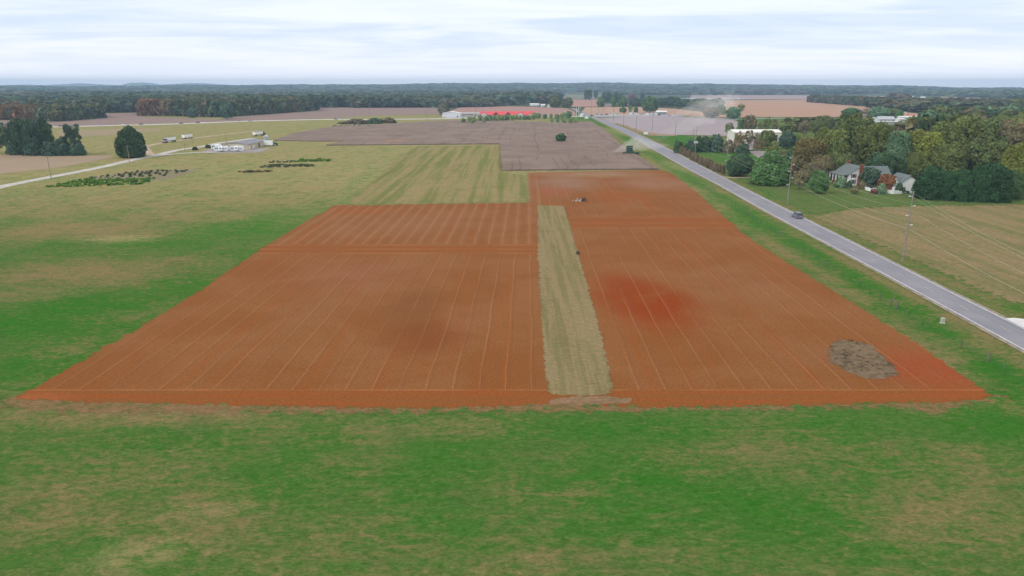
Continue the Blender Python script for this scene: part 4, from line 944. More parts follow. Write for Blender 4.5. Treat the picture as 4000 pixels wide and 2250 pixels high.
# blue hills beyond the ridge
HILL = [(-700, 340), (-300, 336), (0, 333), (60, 331.5), (110, 329.5), (150, 332), (200, 331), (260, 328), (310, 325), (360, 327.5), (430, 331), (475, 332.5), (492, 326), (520, 322.5), (565, 322), (600, 325), (630, 330.5), (680, 328), (740, 324.5), (790, 324.5), (840, 328), (900, 332.5), (960, 333), (1010, 329.5), (1060, 331), (1150, 330), (1250, 331), (1500, 332), (1800, 336)]
HD = 10800.0; mb = MB(); hx = np.arange(-700, 1801, 12); vv = []; rr = random.Random(3)
for px in hx:
    t = np.interp(px, [p[0] for p in HILL], [p[1] for p in HILL]) + rr.uniform(-.25, .25)
    z = max(45.0, 40 + (HOR - t) * HD / (F * 1.085))
    for (k, dz) in ((-.10, -8), (-.05, z * .55), (-.012, z * .95), (0, z), (.012, z * .9), (.05, -8)):
        y = HD * (1 + k); vv.append(((px - 2000) / F * y * CP, y, dz))
mb.add(vv, [(i * 6 + k, (i + 1) * 6 + k, (i + 1) * 6 + k + 1, i * 6 + k + 1) for i in range(len(hx) - 1) for k in range(5)])
hm_ = NG('wooded_hills'); pc = hm_.pos()
ho_ = part('hills', mb, hm_.out(hm_.mix(hm_.rng(hm_.noise(pc, 0.012, 5, .7), .35, .65), (.05, .075, .04), (.10, .12, .065)), .95, .05), None, smooth=True); ho_['kind'] = 'structure'

# ------------------------------------------------------------------ materials for built things
def paint_mat(name, rough=0.35):
    g = NG(name); oi = g.n('ShaderNodeObjectInfo'); g.put(g.bsdf.inputs['Base Color'], g.mix(g.rng(g.noise(g.pos(), 3.0, 3), .3, .7), oi.outputs['Color'], g.mix(1.0, oi.outputs['Color'], (.86, .86, .86), 'MULTIPLY')))
    g.bsdf.inputs['Roughness'].default_value = rough; return g.mat
PAINT = paint_mat('vehicle_paint')
def siding(name, col, axis_scale=5.0, ver=False):
    g = NG(name); s = g.sep(g.pos()); w = g.m('FRACT', g.m('MULTIPLY', g.m('ADD', s[0], s[1]) if ver else s[2], axis_scale))
    c = g.mix(g.rng(w, 0.0, 0.18), tuple(x * .78 for x in col), col); c = g.mix(g.rng(g.noise(g.pos(), .5, 4), .4, .75, 0, .3), c, tuple(x * .8 for x in col))
    return g.out(c, .6, .25)
WHITES = siding('white_siding', (.86, .87, .88)); TANM = siding('tan_metal_siding', (.56, .50, .36), 1.6, True); CREAM = siding('cream_metal_siding', (.72, .70, .60), 1.2, True)
WMET = siding('white_metal_siding', (.70, .73, .78), 1.0, True); GREYW = siding('grey_green_siding', (.33, .37, .35), 1.0, True)
ROOFG = plain('grey_green_shingles', (.135, .165, .17), .9, .18, 2.2); ROOFD = plain('dark_grey_metal_roof', (.20, .195, .22), .55, .12, .3)
ROOFR = plain('red_metal_roof', (.62, .075, .085), .5, .12, .4); ROOFW = plain('white_metal_roof', (.74, .74, .73), .5, .1, .3); ROOFB = plain('brown_shingles', (.22, .17, .15), .9, .2, 1.5)
def brick_mat():
    g = NG('red_brick'); b = g.n('ShaderNodeTexBrick'); g.put(b.inputs['Vector'], g.smap(g.pos(), (1, 1, 1))); b.inputs['Scale'].default_value = 3.0
    b.inputs['Color1'].default_value = (.25, .075, .05, 1); b.inputs['Color2'].default_value = (.19, .06, .04, 1); b.inputs['Mortar'].default_value = (.3, .22, .18, 1); b.inputs['Mortar Size'].default_value = .012
    return g.out(b.outputs[0], .9, .1)
BRICK = brick_mat()
GLASS = plain('dark_window_glass', (.035, .045, .055), .12, .1, 1, 0, .5); TRIM = plain('white_trim', (.86, .87, .88), .5, .06); SHUT = plain('dark_shutter', (.05, .06, .075), .6, .1)
RUBB = plain('black_rubber', (.03, .03, .032), .8, .2); STEEL = plain('galvanised_steel', (.50, .53, .56), .42, .12, .8, .5); DKMET = plain('dark_frame_metal', (.06, .06, .07), .5, .2)
POLEW = plain('weathered_pole_wood', (.25, .225, .205), .9, .25, 1.2); POLED = plain('dark_pole_wood', (.16, .13, .11), .9, .25, 1.2); CERAM = plain('pale_insulator', (.70, .71, .72), .4, .06); WIREM = plain('aluminium_wire', (.55, .56, .55), .5, .05, 1, .2)
CONC = plain('pale_concrete', (.45, .43, .41), .9, .12); GREEN = plain('combine_green_paint', (.016, .095, .05), .4, .15, 1.0); YELL = plain('yellow_wheel_paint', (.62, .46, .05), .45, .1); TEAL = plain('teal_container_paint', (.02, .22, .25), .5, .12, .5)
WDOOR = plain('brown_red_door', (.17, .05, .045), .5, .1); LAMPR = plain('red_tail_lens', (.35, .02, .02), .25, .1); LAMPW = plain('clear_lamp_lens', (.7, .7, .72), .2, .05)
WPL = plain('white_fibreglass', (.86, .88, .90), .35, .06, .6); BLUES = plain('pale_blue_stripe', (.35, .47, .58), .4, .1)

# ------------------------------------------------------------------ generic building
def building(name, label, cat, pos, w, d, eave, ridge, axis, wall, roof, wins=(), doors=(), rot=0.0, over=.4, group=None, shutters=False):
    t = thing(name, label, cat, (pos[0], pos[1], 0), rot, group); x, y = w / 2, d / 2
    m = MB()
    if axis == 'y': m.extrude([(-x, 0), (x, 0), (x, eave), (0, ridge - .12), (-x, eave)], 'y', -y, y)
    else: m.extrude([(-y, 0), (y, 0), (y, eave), (0, ridge - .12), (-y, eave)], 'x', -x, x)
    part('wall', m, wall, t)
    m = MB(); hx = x if axis == 'y' else y; L = (y if axis == 'y' else x) + over; sl = (ridge - eave) / hx; ex, ez = hx + over, eave - sl * over
    m.extrude([(-ex, ez), (0, ridge), (ex, ez), (ex, ez + .16), (0, ridge + .2), (-ex, ez + .16)], axis, -L, L)
    part('roof', m, roof, t)
    def face(f, u, z, ww, hh, th, off=0.0):
        if f == 'S': return (u - ww / 2, u + ww / 2, -y - th - off, -y + .02 - off * 0, z, z + hh)
        if f == 'N': return (u - ww / 2, u + ww / 2, y - .02, y + th + off, z, z + hh)
        if f == 'W': return (-x - th - off, -x + .02, u - ww / 2, u + ww / 2, z, z + hh)
        return (x - .02, x + th + off, u - ww / 2, u + ww / 2, z, z + hh)
    for (f, u, z, ww, hh) in wins:
        fr = part('window', MB().box(*face(f, u, z, ww, hh, .06)), TRIM, t)
        part('pane', MB().box(*face(f, u, z + .1, ww - .2, hh - .2, .09)), GLASS, fr)
        if shutters:
            for s in (-1, 1): part('shutter', MB().box(*face(f, u + s * (ww / 2 + .3), z, .45, hh, .07)), SHUT, fr)
    for (f, u, ww, hh, mt) in doors: part('door', MB().box(*face(f, u, 0.02, ww, hh, .08)), mt, t)
    return t

# ---- the white farmhouse
def P3(px, py): x, y = at(px, py); return x, y
hx0, hy0 = at(3310, 725)                                            # near front corner
hw_, hd_ = 9.4, 12.4; EA, RI = 4.7, 7.9
hs = building('farmhouse', 'white two-storey farmhouse with grey roof, tall brick chimney and columned porch', 'house', (hx0 + hw_ / 2, hy0 + hd_ / 2), hw_, hd_, EA, RI, 'y', WHITES, ROOFG,
              [('S', -2.6, .8, 1.1, 1.7), ('S', -2.6, 3.3, 1.1, 1.6), ('S', 2.9, .8, 1.1, 1.7), ('W', -4.2, .8, 1.1, 1.8), ('W', 4.2, .8, 1.1, 1.8), ('W', -4.2, 3.0, 1.1, 1.3), ('W', 0, 3.0, 1.1, 1.3), ('W', 4.2, 3.0, 1.1, 1.3)], [('W', 0, 1.2, 2.2, WDOOR)], shutters=True)
ch = part('chimney', MB().box(-.9, .9, -hd_ / 2 - .95, -hd_ / 2 - .03, 0, 4.2, .0, 0).box(-.55, .55, -hd_ / 2 - .93, -hd_ / 2 - .05, 4.2, 8.6).box(-.68, .68, -hd_ / 2 - 1.05, -hd_ / 2 + .07, 8.6, 8.85), BRICK, hs)
part('rear_chimney', MB().box(-.5, .5, 4.6, 5.5, 7.2, 9.0).box(-.6, .6, 4.5, 5.6, 9.0, 9.2), BRICK, hs)
pr = MB().extrude([(-hw_ / 2 - 2.7, 4.05), (-hw_ / 2 - .42, 4.48), (-hw_ / 2 - .42, 4.64), (-hw_ / 2 - 2.7, 4.22)], 'y', -hd_ / 2 - .2, hd_ / 2 + .2)
part('porch_roof', pr, ROOFG, hs)
part('porch_floor', MB().box(-hw_ / 2 - 2.5, -hw_ / 2 - .02, -hd_ / 2, hd_ / 2, 0, .35), CONC, hs)
for k in range(5): part('column', MB().box(-hw_ / 2 - 2.5, -hw_ / 2 - 2.15, -hd_ / 2 + .1 + k * (hd_ - .55) / 4, -hd_ / 2 + .45 + k * (hd_ - .55) / 4, .35, 4.08), TRIM, hs)
part('side_wing', MB().extrude([(-1.5, 0), (6.5, 0), (6.5, 4.1), (2.5, 6.9), (-1.5, 4.1)], 'x', hw_ / 2 + .02, hw_ / 2 + 10.5), WHITES, hs)
part('wing_roof', MB().extrude([(-2.0, 3.8), (2.5, 7.0), (7.0, 3.8), (7.0, 3.98), (2.5, 7.2), (-2.0, 3.98)], 'x', hw_ / 2 - 2.0, hw_ / 2 + 10.9), ROOFG, hs)
part('rear_porch', MB().box(hw_ / 2 + 8, hw_ / 2 + 9.9, -4.8, -1.52, 0, 2.7).extrude([(-5.2, 2.7), (-1.5, 3.4), (-1.5, 3.6), (-5.2, 2.88)], 'x', hw_ / 2 + 7.6, hw_ / 2 + 10.3), ROOFG, hs)
gx0, gy0 = at(3497, 753); gw, gd = 10.2, 9.5
gr_ = building('garage', 'white gabled garage with two dormers next to the rust-red tree', 'garage', (gx0 + gw / 2, gy0 + gd / 2), gw, gd, 2.9, 6.6, 'y', WHITES, ROOFG, [('S', 2.0, .7, 1.1, 1.5), ('S', 3.0, 3.3, 1.0, 1.1), ('S', -2.5, .7, 1.1, 1.5)], [('W', 2.2, 2.6, 2.2, TRIM), ('W', -1.6, 2.6, 2.2, TRIM)], shutters=True)
for yy in (-2.4, 2.6):
    dm = part('dormer', MB().extrude([(yy - .9, 3.3), (yy + .9, 3.3), (yy + .9, 4.7), (yy, 5.6), (yy - .9, 4.7)], 'x', -4.3, -1.6), WHITES, gr_)
    part('dormer_roof', MB().extrude([(yy - 1.15, 4.5), (yy, 5.66), (yy + 1.15, 4.5), (yy + 1.15, 4.62), (yy, 5.8), (yy - 1.15, 4.62)], 'x', -4.5, -1.2), ROOFG, dm)
    part('dormer_window', MB().box(-4.36, -4.29, yy - .45, yy + .45, 3.6, 4.7), GLASS, dm)
def picket(name, label, pts):
    w = [Vector((*at(*p), 0)) for p in pts]; t = thing(name, label, 'fence', w[0], 0, 'white fences before the farmhouse'); pk, rl = MB(), MB()
    for i in range(len(w) - 1):
        d = w[i + 1] - w[i]; L = d.length; u = d / L; n = Vector((-u.y, u.x, 0)); a = w[i] - w[0]
        for h in (.35, .95): 
            p, q = a + Vector((0, 0, h)), a + d + Vector((0, 0, h)); rl.tube(p + n * .06, q + n * .06, .05, .05, 4)
        k = 0.0
        while k < L:
            c = a + u * k; e = u * .075; h = 1.25 + .2 * math.sin(k * 1.4)
            pk.add([c - e, c + e, c + e + Vector((0, 0, h)), c - e + Vector((0, 0, h)), c - e + n * .03, c + e + n * .03, c + e + n * .03 + Vector((0, 0, h)), c - e + n * .03 + Vector((0, 0, h))], [(0, 1, 2, 3), (7, 6, 5, 4), (0, 4, 5, 1), (1, 5, 6, 2), (2, 6, 7, 3), (3, 7, 4, 0)]); k += .17
    part('pickets', pk, TRIM, t); part('rails', rl, TRIM, t)
picket('picket_fence', 'white picket fence with swooping top below the dark blue-green tree', [(3371, 735), (3384, 744), (3402, 748), (3425, 746)])
picket('picket_fence', 'low white fence running to the garage corner', [(3458, 755), (3490, 758), (3522, 757)])

# ---- cream building, shop, red-roofed school, white metal hall and the rest
cx0, cy0 = at(2957, 551)
cb = building('metal_building', 'long cream metal building half hidden by thin trees', 'building', (cx0, cy0 + 8), 36, 16, 6.4, 8.0, 'x', CREAM, ROOFW, [('S', -6, 1.2, 1.6, 1.2), ('S', 0, 1.2, 1.6, 1.2)], [('S', 13.5, 3.6, 4.5, DKMET), ('S', -14, 3.2, 4.0, GREYW), ('S', 6, 1.1, 2.2, DKMET)])
sx0, sy0 = at(868, 585)
sw = at(970, 585)[0] - sx0
shop = building('metal_shop', 'tan metal shop with low dark grey roof beside the campers', 'building', (sx0 + sw / 2, sy0 + 18), sw, 36, 3.3, 4.5, 'y', TANM, ROOFD, [('E', -12, .9, 1.2, 1.2), ('E', -2, .9, 1.2, 1.2), ('E', 10, .9, 1.2, 1.2), ('S', 0, 2.6, .5, .5)], [('E', -16, 1.2, 2.2, TRIM), ('E', -8, 1.2, 2.2, TRIM), ('E', 2.5, 3.2, 2.7, DKMET), ('E', 14, 1.2, 2.2, DKMET)])
part('fascia', MB().box(-sw / 2 - .42, sw / 2 + .42, -18.5, -18.42, 3.0, 3.15), TRIM, shop)
rx0, ry0 = at(1878, 458.5); rx1, _ = at(2092, 458.5); rw = rx1 - rx0
rb = thing('school_building', 'long low building with bright pink-red roof and white gabled porches', 'building', ((rx0 + rx1) / 2, ry0 + 8, 0))
part('wall', MB().box(-rw / 2, rw / 2, -7.5, 7.5, 0, 3.2), siding('brick_buff_wall', (.42, .30, .25), 3.0), rb)
m = MB(); m.extrude([(-8.6, 3.0), (0, 7.4), (8.6, 3.0), (8.6, 3.2), (0, 7.6), (-8.6, 3.2)], 'x', -rw / 2 - .8, rw / 2 + .8)
rf = part('roof', m, ROOFR, rb)
for k in range(5):
    u = -rw / 2 + 4 + k * (rw - 8) / 4
    m = MB(); m.extrude([(u - 4.2, 3.0), (u, 6.6), (u + 4.2, 3.0), (u + 4.2, 3.2), (u, 6.8), (u - 4.2, 3.2)], 'y', -10.2, -1.0)
    gb = part('gable_roof', m, ROOFR, rb)
    if k in (0, 3, 4):
        pc_ = part('porch', MB().extrude([(u - 3.6, 2.4), (u, 4.4), (u + 3.6, 2.4), (u + 3.6, 2.7), (u, 4.75), (u - 3.6, 2.7)], 'y', -12.2, -10.25), WPL, rb)
        for s in (-3.2, 3.2): part('porch_column', MB().box(u + s - .25, u + s + .25, -12.0, -11.5, 0, 2.6), TRIM, pc_)
        part('gable_wall', MB().extrude([(u - 3.7, 0), (u + 3.7, 0), (u + 3.7, 3.0), (u, 6.1), (u - 3.7, 3.0)], 'y', -9.9, -9.6), siding('white_gable', (.66, .66, .66), 2), rb)
for k in range(9):
    u = -rw / 2 + 9 + k * (rw - 18) / 8
    wdw = part('window', MB().box(u - 1.1, u + 1.1, -7.6, -7.45, .9, 2.5), TRIM, rb); part('pane', MB().box(u - 1.0, u - .1, -7.63, -7.5, 1.0, 2.4).box(u + .1, u + 1.0, -7.63, -7.5, 1.0, 2.4), GLASS, wdw)
for u in (-14, 16): part('roof_vent', MB().lathe([(.35, 6.2), (.35, 8.3), (.5, 8.3), (.5, 8.6)], 8, (u, 2.0, 0)), STEEL, rb)
ax0, ay0 = at(1727, 459); ax1, _ = at(1798, 459)
building('metal_hall', 'white metal hall at the left end of the red-roofed building', 'building', ((ax0 + ax1) / 2, ay0 + 10), ax1 - ax0, 20, 5.4, 7.4, 'y', WMET, ROOFW, [], [('S', 8.5, 1.4, 2.4, DKMET), ('E', -4, 3, 3, DKMET)])
bx0, by0 = at(1800, 455); bx1, _ = at(1872, 455)
building('classroom_block', 'low grey block with a band of dark windows between white hall and red roof', 'building', ((bx0 + bx1) / 2, by0 + 6), bx1 - bx0, 10, 4.0, 4.9, 'x', siding('pale_grey_wall', (.50, .49, .50), 1.4), plain('light_grey_roof', (.50, .49, .49), .7, .1, .3), [('S', -9.5 + k * 2.1, 1.6, 1.7, 1.5) for k in range(7)], [('S', 7, 1.2, 2.3, DKMET)])
def small_house(px, py, wpx, depth, eave, ridge, axis, wall, roof, name, label, cat, nwin=2, grp=None):
    x, y = at(px, py); w = wpx * mpp(px, py)
    return building(name, label, cat, (x, y + depth / 2), w, depth, eave, ridge, axis, wall, roof, [('S', -w / 2 + w * (k + .7) / (nwin + .4), 1.0, min(1.2, w / (nwin * 2)), 1.1) for k in range(nwin)], [('S', w * .42 - .4, .9, 2.0, DKMET)] if w > 5 else [], group=grp)
gH = 'buildings of the far hamlet'
small_house(3465, 477, 62, 11, 3.2, 6.2, 'x', siding('blue_white_wall', (.6, .63, .68), 2), plain('pale_grey_roof', (.44, .46, .50), .8, .1, .5), 'house', 'pale grey-roofed house in the middle of the hamlet', 'house', 4, gH)
small_house(3378, 462, 24, 9, 3.0, 5.0, 'x', siding('tan_wall', (.42, .34, .30), 2), ROOFB, 'house', 'small brown house at the left end of the hamlet', 'house', 2, gH)
small_house(3415, 474, 22, 8, 2.8, 4.6, 'x', WHITES, plain('dusty_roof', (.40, .36, .38), .8, .1, .5), 'house', 'small grey house left of the pale grey-roofed one', 'house', 2, gH)
small_house(3540, 468, 52, 9, 3.0, 4.2, 'x', WMET, ROOFW, 'shed', 'left one of two long white sheds by the brown pole', 'shed', 3, gH)
small_house(3604, 468, 46, 9, 3.2, 4.4, 'x', WMET, ROOFW, 'shed', 'right one of two long white sheds, before the light green tree', 'shed', 3, gH)
small_house(3520, 474, 22, 7, 2.4, 3.2, 'x', WHITES, ROOFW, 'shed', 'small flat white shed between house and long sheds', 'shed', 1, gH)
small_house(3466, 486, 86, 7, 2.6, 3.1, 'x', siding('pale_stone_wall', (.48, .45, .45), 2), plain('pale_flat_roof', (.50, .47, .48), .8, .1, .5), 'shed', 'long low pale shed before the hamlet houses', 'shed', 5, gH)
tx, ty = at(3621, 482); tl = thing('shipping_container', 'teal shipping container by the white sheds', 'container', (tx, ty, 0)); part('box', MB().box(-3, 3, -1.5, 1.5, .1, 3.9), TEAL, tl); part('door', MB().box(3.0, 3.06, -1.3, 1.3, .3, 3.7), plain('teal_door', (.02, .16, .2), .5, .1), tl)
gC = 'buildings around the car lot'
small_house(2434, 455, 0.1 + 0, 1, 1, 1.2, 'x', WMET, ROOFW, 'hut', 'tiny white hut among the lot vehicles', 'hut', 0, gC) if False else None
lx0, ly0 = at(2585, 450); lotb = building('lot_office', 'grey-green office with curved white roof at the car lot', 'building', (lx0, ly0 + 6), 13.5, 10, 4.6, 5.9, 'x', GREYW, ROOFW, [('S', -3.5, 1.2, 1.4, 1.4), ('S', 0, 1.2, 1.4, 1.4), ('S', 3.5, 1.2, 1.4, 1.4)], [], group=gC, over=1.0)
small_house(2274, 455, 15, 6, 2.8, 4.6, 'y', WHITES, plain('lilac_roof', (.46, .46, .54), .7, .1, .4), 'shed', 'small white shed beside the gantry at the junction', 'shed', 1, gC)
small_house(2400, 448, 10, 5, 3, 3.6, 'x', WMET, GREYW, 'kiosk', 'grey kiosk among the lot trailers', 'kiosk', 1, gC)
small_house(2376, 418, 26, 9, 3.2, 6.0, 'x', siding('rose_wall', (.50, .42, .42), 2), ROOFB, 'house', 'pinkish house half hidden between crossroads trees', 'house', 2, gC)
small_house(2452, 412, 14, 8, 3.2, 6.4, 'y', siding('red_wall', (.45, .30, .30), 2), plain('grey_blue_roof', (.42, .44, .50), .8, .1, .5), 'house', 'narrow house with grey roof right of the cone-shaped tree', 'house', 1, gC)
small_house(2478, 413, 12, 8, 3, 4.6, 'x', WHITES, ROOFW, 'shed', 'white shed behind the crossroads houses', 'shed', 1, gC)
gW = 'farm buildings at the wood edge'
small_house(2088, 414, 36, 9, 3.4, 5, 'x', WMET, ROOFW, 'shed', 'long white-roofed shed at the wood edge', 'shed', 3, gW)
small_house(2121, 416, 16, 8, 3.2, 4.6, 'x', WHITES, ROOFW, 'shed', 'short white shed at the wood edge', 'shed', 1, gW)
small_house(2148, 420, 20, 9, 3.6, 6.2, 'y', WHITES, ROOFW, 'barn', 'white barn with dark opening left of the olive tree', 'barn', 1, gW)
gF = 'white buildings in the far forest'
for k, (px, py, w) in enumerate([(199, 377.5, 7), (283, 377.5, 7), (300, 377, 10), (424, 373.5, 8), (505, 359, 8), (545, 358.5, 26), (62, 380, 7), (1475, 346, 20), (1248, 353, 14), (1536, 347, 16), (3560, 383, 10), (3604, 384, 13), (3720, 402, 16), (3650, 412, 12), (3765, 424, 24), (3828, 427, 20), (3600, 435, 14), (2148, 350, 8)]):
    x, y = at(px, py); ww = w * mpp(px, py); z = float(terrain(x, y)) + (11 if py < 381 else 0)
    lab = {0: 'far white house alone left of two white dots in the forest', 5: 'longest white building in the far forest on the left'}.get(k, 'tiny pale building among the far trees')
    b = building('far_building', lab, 'building', (x, y), ww, 14, 5 if py < 382 else 3.4, 9 if py < 382 else 5.5, 'x', WHITES, ROOFW, group=gF); b.location.z = z

# ------------------------------------------------------------------ vehicles (heading +Y)
CARS = {}
def car_proto(kind):
    L, Wd, Hh = {'suv': (4.7, 1.9, 1.75), 'sedan': (4.6, 1.8, 1.45), 'pickup': (5.6, 2.0, 1.85)}[kind]; l, w = L / 2, Wd / 2
    t = thing('car', 'x', 'car')
    b = MB(); b.extrude([(-l, .42), (-l + .1, .95), (-l + .35, 1.02), (l - 1.3, 1.0), (l - .15, .80), (l, .45), (l - .1, .28), (-l + .1, .28)], 'x', -w, w)
    bd = part('body', b, PAINT, t)
    if kind == 'suv': pr = [(-l + .12, 1.0), (-l + .45, Hh), (.55, Hh), (1.25, 1.0)]
    elif kind == 'sedan': pr = [(-l + .55, 1.0), (-l + 1.25, Hh), (.25, Hh), (1.15, 1.0)]
    else: pr = [(-.35, 1.0), (-.15, Hh), (.75, Hh), (1.4, 1.0)]
    n = len(pr); cb_ = MB(); vs_ = [(s * (w - .05 - (.2 if z > 1.1 else 0)), y, z) for s in (-1, 1) for y, z in pr]
    cb_.add(vs_, [(0, 1, 2, 3)[::-1], (4, 5, 6, 7), (0, 4, 5, 1)[::-1], (1, 5, 6, 2)[::-1], (2, 6, 7, 3)[::-1]])
    part('cabin_glass', cb_, GLASS, t)
    y0, y1 = pr[1][0], pr[2][0]; part('roof', MB().box(-w + .26, w - .26, y0, y1, Hh + .002, Hh + .05), PAINT, t)
    if kind == 'pickup': part('bed', MB().box(-w + .12, w - .12, -l + .25, -.55, 1.021, 1.06), DKMET, t)
    for sx in (-1, 1):
        for yy in (-l + .9, l - .95):
            wh = part('wheel', MB().tube((sx * (w - .2), yy, .34), (sx * (w + .02), yy, .34), .34, .34, 12), RUBB, t); part('rim', MB().tube((sx * (w - .02), yy, .34), (sx * (w + .035), yy, .34), .2, .2, 10), STEEL, wh)
        part('tail_light', MB().box(sx * (w - .3) - .2, sx * (w - .3) + .2, -l - .03, -l + .12, .72, .92), LAMPR, t)
        part('headlight', MB().box(sx * (w - .35) - .2, sx * (w - .35) + .2, l - .25, l - .02, .62, .78), LAMPW, t)
    return t
def car(kind, px, py, rot, col, label, group=None, cat='car', z=0.0):
    x, y = at(px, py)
    if kind not in CARS: CARS[kind] = t = car_proto(kind)
    else: t = copy_tree(CARS[kind])
    t.location = (x, y, z); t.rotation_euler = (0, 0, rot); t.name = {'suv': 'suv', 'sedan': 'car', 'pickup': 'pickup_truck'}[kind]; tag(t, label, cat, group)
    for c in t.children:
        if c.name.startswith(('body', 'roof')): c.color = (*col, 1)
    return t
WH, SI, BK, RD, BL = (.88, .89, .91), (.45, .47, .5), (.03, .033, .04), (.4, .04, .05), (.06, .12, .25)
vx_, vy_ = at(3113, 850); rd = road_dir(vy_)
car('suv', 3113, 851, -rd, (.16, .20, .26), 'dark blue-grey car driving on the near stretch of the paved road', None, 'car', .09)
gV = 'cars on the left highway'
for k, (px, py, c, kd) in enumerate([(235, 495, BK, 'sedan'), (302, 494, WH, 'suv'), (392, 491, SI, 'sedan'), (484, 489, WH, 'suv'), (551, 487.5, BK, 'sedan'), (707, 484, BK, 'sedan'), (772, 481.5, RD, 'suv'), (794, 480.5, WH, 'pickup'), (927, 476, WH, 'suv'), (976, 474.5, SI, 'pickup'), (1311, 467, BK, 'sedan'), (1322, 467, WH, 'sedan')]):
    lab = ['dark car on the highway, leftmost, above the pines', 'white boxy car on the highway right after the leftmost dark one', 'silver car on the highway above the gap between pines and lone evergreen', 'white car on the highway just left above the lone evergreen', 'black car on the highway right above the lone evergreen', 'dark car on the highway left of the red one', 'red car on the highway', 'white pickup on the highway right behind the red car', 'white car on the highway, middle of the empty stretch', 'grey pickup on the highway right of the white car', 'black car on the highway left of the brown thicket', 'white car following the black one near the thicket'][k]
    car(kd, px, py, R(80), c, lab, gV, z=.10)
gR = 'cars on the right highway'
for px, py, c, lab in [(3108, 462, BK, 'dark car on the right highway before the orange-brown field'), (3196, 463.5, WH, 'white car on the right highway left of the oaks'), (3250, 464.5, WH, 'white car on the right highway touching the oak tops')]: car('sedan', px, py, R(88), c, lab, gR, z=.1)
gP = 'vehicles parked at the car lot'
lot = [(2325, 452, WH, 'sedan'), (2333, 452.5, WH, 'sedan'), (2348, 451, SI, 'suv'), (2362, 452, WH, 'sedan'), (2384, 453.5, WH, 'pickup'), (2330, 449, SI, 'suv'), (2344, 448.5, WH, 'sedan'), (2368, 449, BK, 'suv'), (2380, 449, WH, 'suv'), (2390, 448, WH, 'pickup'),
       (2495, 449.5, WH, 'sedan'), (2505, 449, RD, 'sedan'), (2514, 449.5, WH, 'suv'), (2536, 452, WH, 'sedan'), (2548, 451.5, SI, 'sedan'), (2560, 452, WH, 'pickup'), (2572, 451, BK, 'suv'), (2592, 452, WH, 'sedan'), (2604, 451.5, WH, 'suv'), (2614, 452, SI, 'sedan'), (2626, 452, WH, 'sedan'), (2638, 451.5, WH, 'suv'), (2648, 452, WH, 'sedan'), (2658, 451.5, WH, 'pickup')]
for k, (px, py, c, kd) in enumerate(lot):
    nm = {WH: 'white', SI: 'silver', BK: 'black', RD: 'red'}[c]
    ax = ' among the poles of the lot' if px < 2400 else (' by the big tree of the lot' if px < 2520 else (' in front of the white vans' if px < 2575 else ' right of the lot office'))
    car(kd, px, py, R(70 + 13 * (k % 4)), c, f'{nm} {dict(sedan="car", suv="boxy car", pickup="pickup")[kd]} parked{ax}', gP, z=.09)
car('suv', 2309, 456, -R(4), BK, 'dark car on the road at the junction', None, z=.1)
car('sedan', 2290, 454, R(60), SI, 'grey car beside the small white shed at the junction', None, z=.09)
gY = 'cars parked among the trees of the yard'
for px, py, c, kd, lab in [(2840, 560, WH, 'suv', 'white boxy car behind the hedge, nearest the truck'), (2834, 567, WH, 'sedan', 'white car at the end of the hedge'), (2862, 568, WH, 'sedan', 'white car right of the roadside pole top'), (2906, 562, WH, 'sedan', 'white car left of the tall brownish tree gap'), (2921, 561, WH, 'suv', 'white boxy car before the cream wall'), (2956, 570, WH, 'sedan', 'white car by the brown shrub'), (2994, 566, BL, 'suv', 'blue car right of the brown shrub'), (2999, 571, WH, 'sedan', 'white car in the yard opening'), (3040, 568, SI, 'sedan', 'silver car below the right corner of the cream building'), (3116, 572, WH, 'sedan', 'white car beside the yellowish rounded tree'), (3119, 560, WH, 'sedan', 'white car behind the yellowish rounded tree'), (3005, 560, RD, 'sedan', 'red car deep in the yard')]: car(kd, px, py, R(60), c, lab, gY, z=.03)
gh = 'cars in the far hamlet'
for px, py, c, lab in [(3526, 440, WH, 'white vehicle on the field edge left of the brown pole'), (3536, 440, WH, 'white vehicle on the field edge touching the brown pole'), (3402, 470, WH, 'white car at the left of the hamlet houses'), (3525, 478, WH, 'white car before the small flat shed'), (3580, 478, WH, 'white car before the long white sheds')]: car('pickup', px, py, R(85), c, lab, gh)

def grain_truck(px, py, rot, cabcol, label, cabless=False, stub=False):
    x, y = at(px, py); t = thing('grain_truck' if not cabless else 'grain_trailer', label, 'truck' if not cabless else 'trailer', (x, y, .06), rot, 'grain trailers on the dirt track')
    tr = part('trailer', MB().extrude([(-1.25, 1.5), (-.5, .8), (.5, .8), (1.25, 1.5), (1.25, 3.4), (1.12, 3.4), (1.12, 1.6), (-1.12, 1.6), (-1.12, 3.4), (-1.25, 3.4)], 'y', -5.6, 5.6).box(-1.25, 1.25, 5.6, 5.7, 1.4, 3.4).box(-1.25, 1.25, -5.7, -5.6, 1.4, 3.4), WPL, t)
    part('tarp', MB().extrude([(-1.26, 3.41), (0, 3.62), (1.26, 3.41)], 'y', -5.6, 5.6), plain('tarp', (.22, .21, .23), .8, .1), tr)
    for yy in (-4.9, -3.7) + ((5.0,) if cabless else ()):
        for s in (-1, 1): part('wheel', MB().tube((s * .75, yy, .5), (s * 1.22, yy, .5), .5, .5, 12), RUBB, t)
    if not cabless:
        c = part('cab', MB().box(-1.15, 1.15, 6.2, 8.4, .9, 3.1, .12, .15).box(-.95, .95, 8.4, 10.1, .8, 2.0, .08, .1), PAINT, t); c.color = (*cabcol, 1)
        part('windscreen', MB().box(-.98, .98, 8.25, 8.43, 2.05, 2.85), GLASS, c); part('side_window', MB().box(-1.17, 1.17, 7.2, 8.0, 2.0, 2.7), GLASS, c)
        for yy in (6.4, 7.4, 9.4):
            for s in (-1, 1): part('wheel', MB().tube((s * .75, yy, .5), (s * 1.2, yy, .5), .5, .5, 12), RUBB, t)
    return t
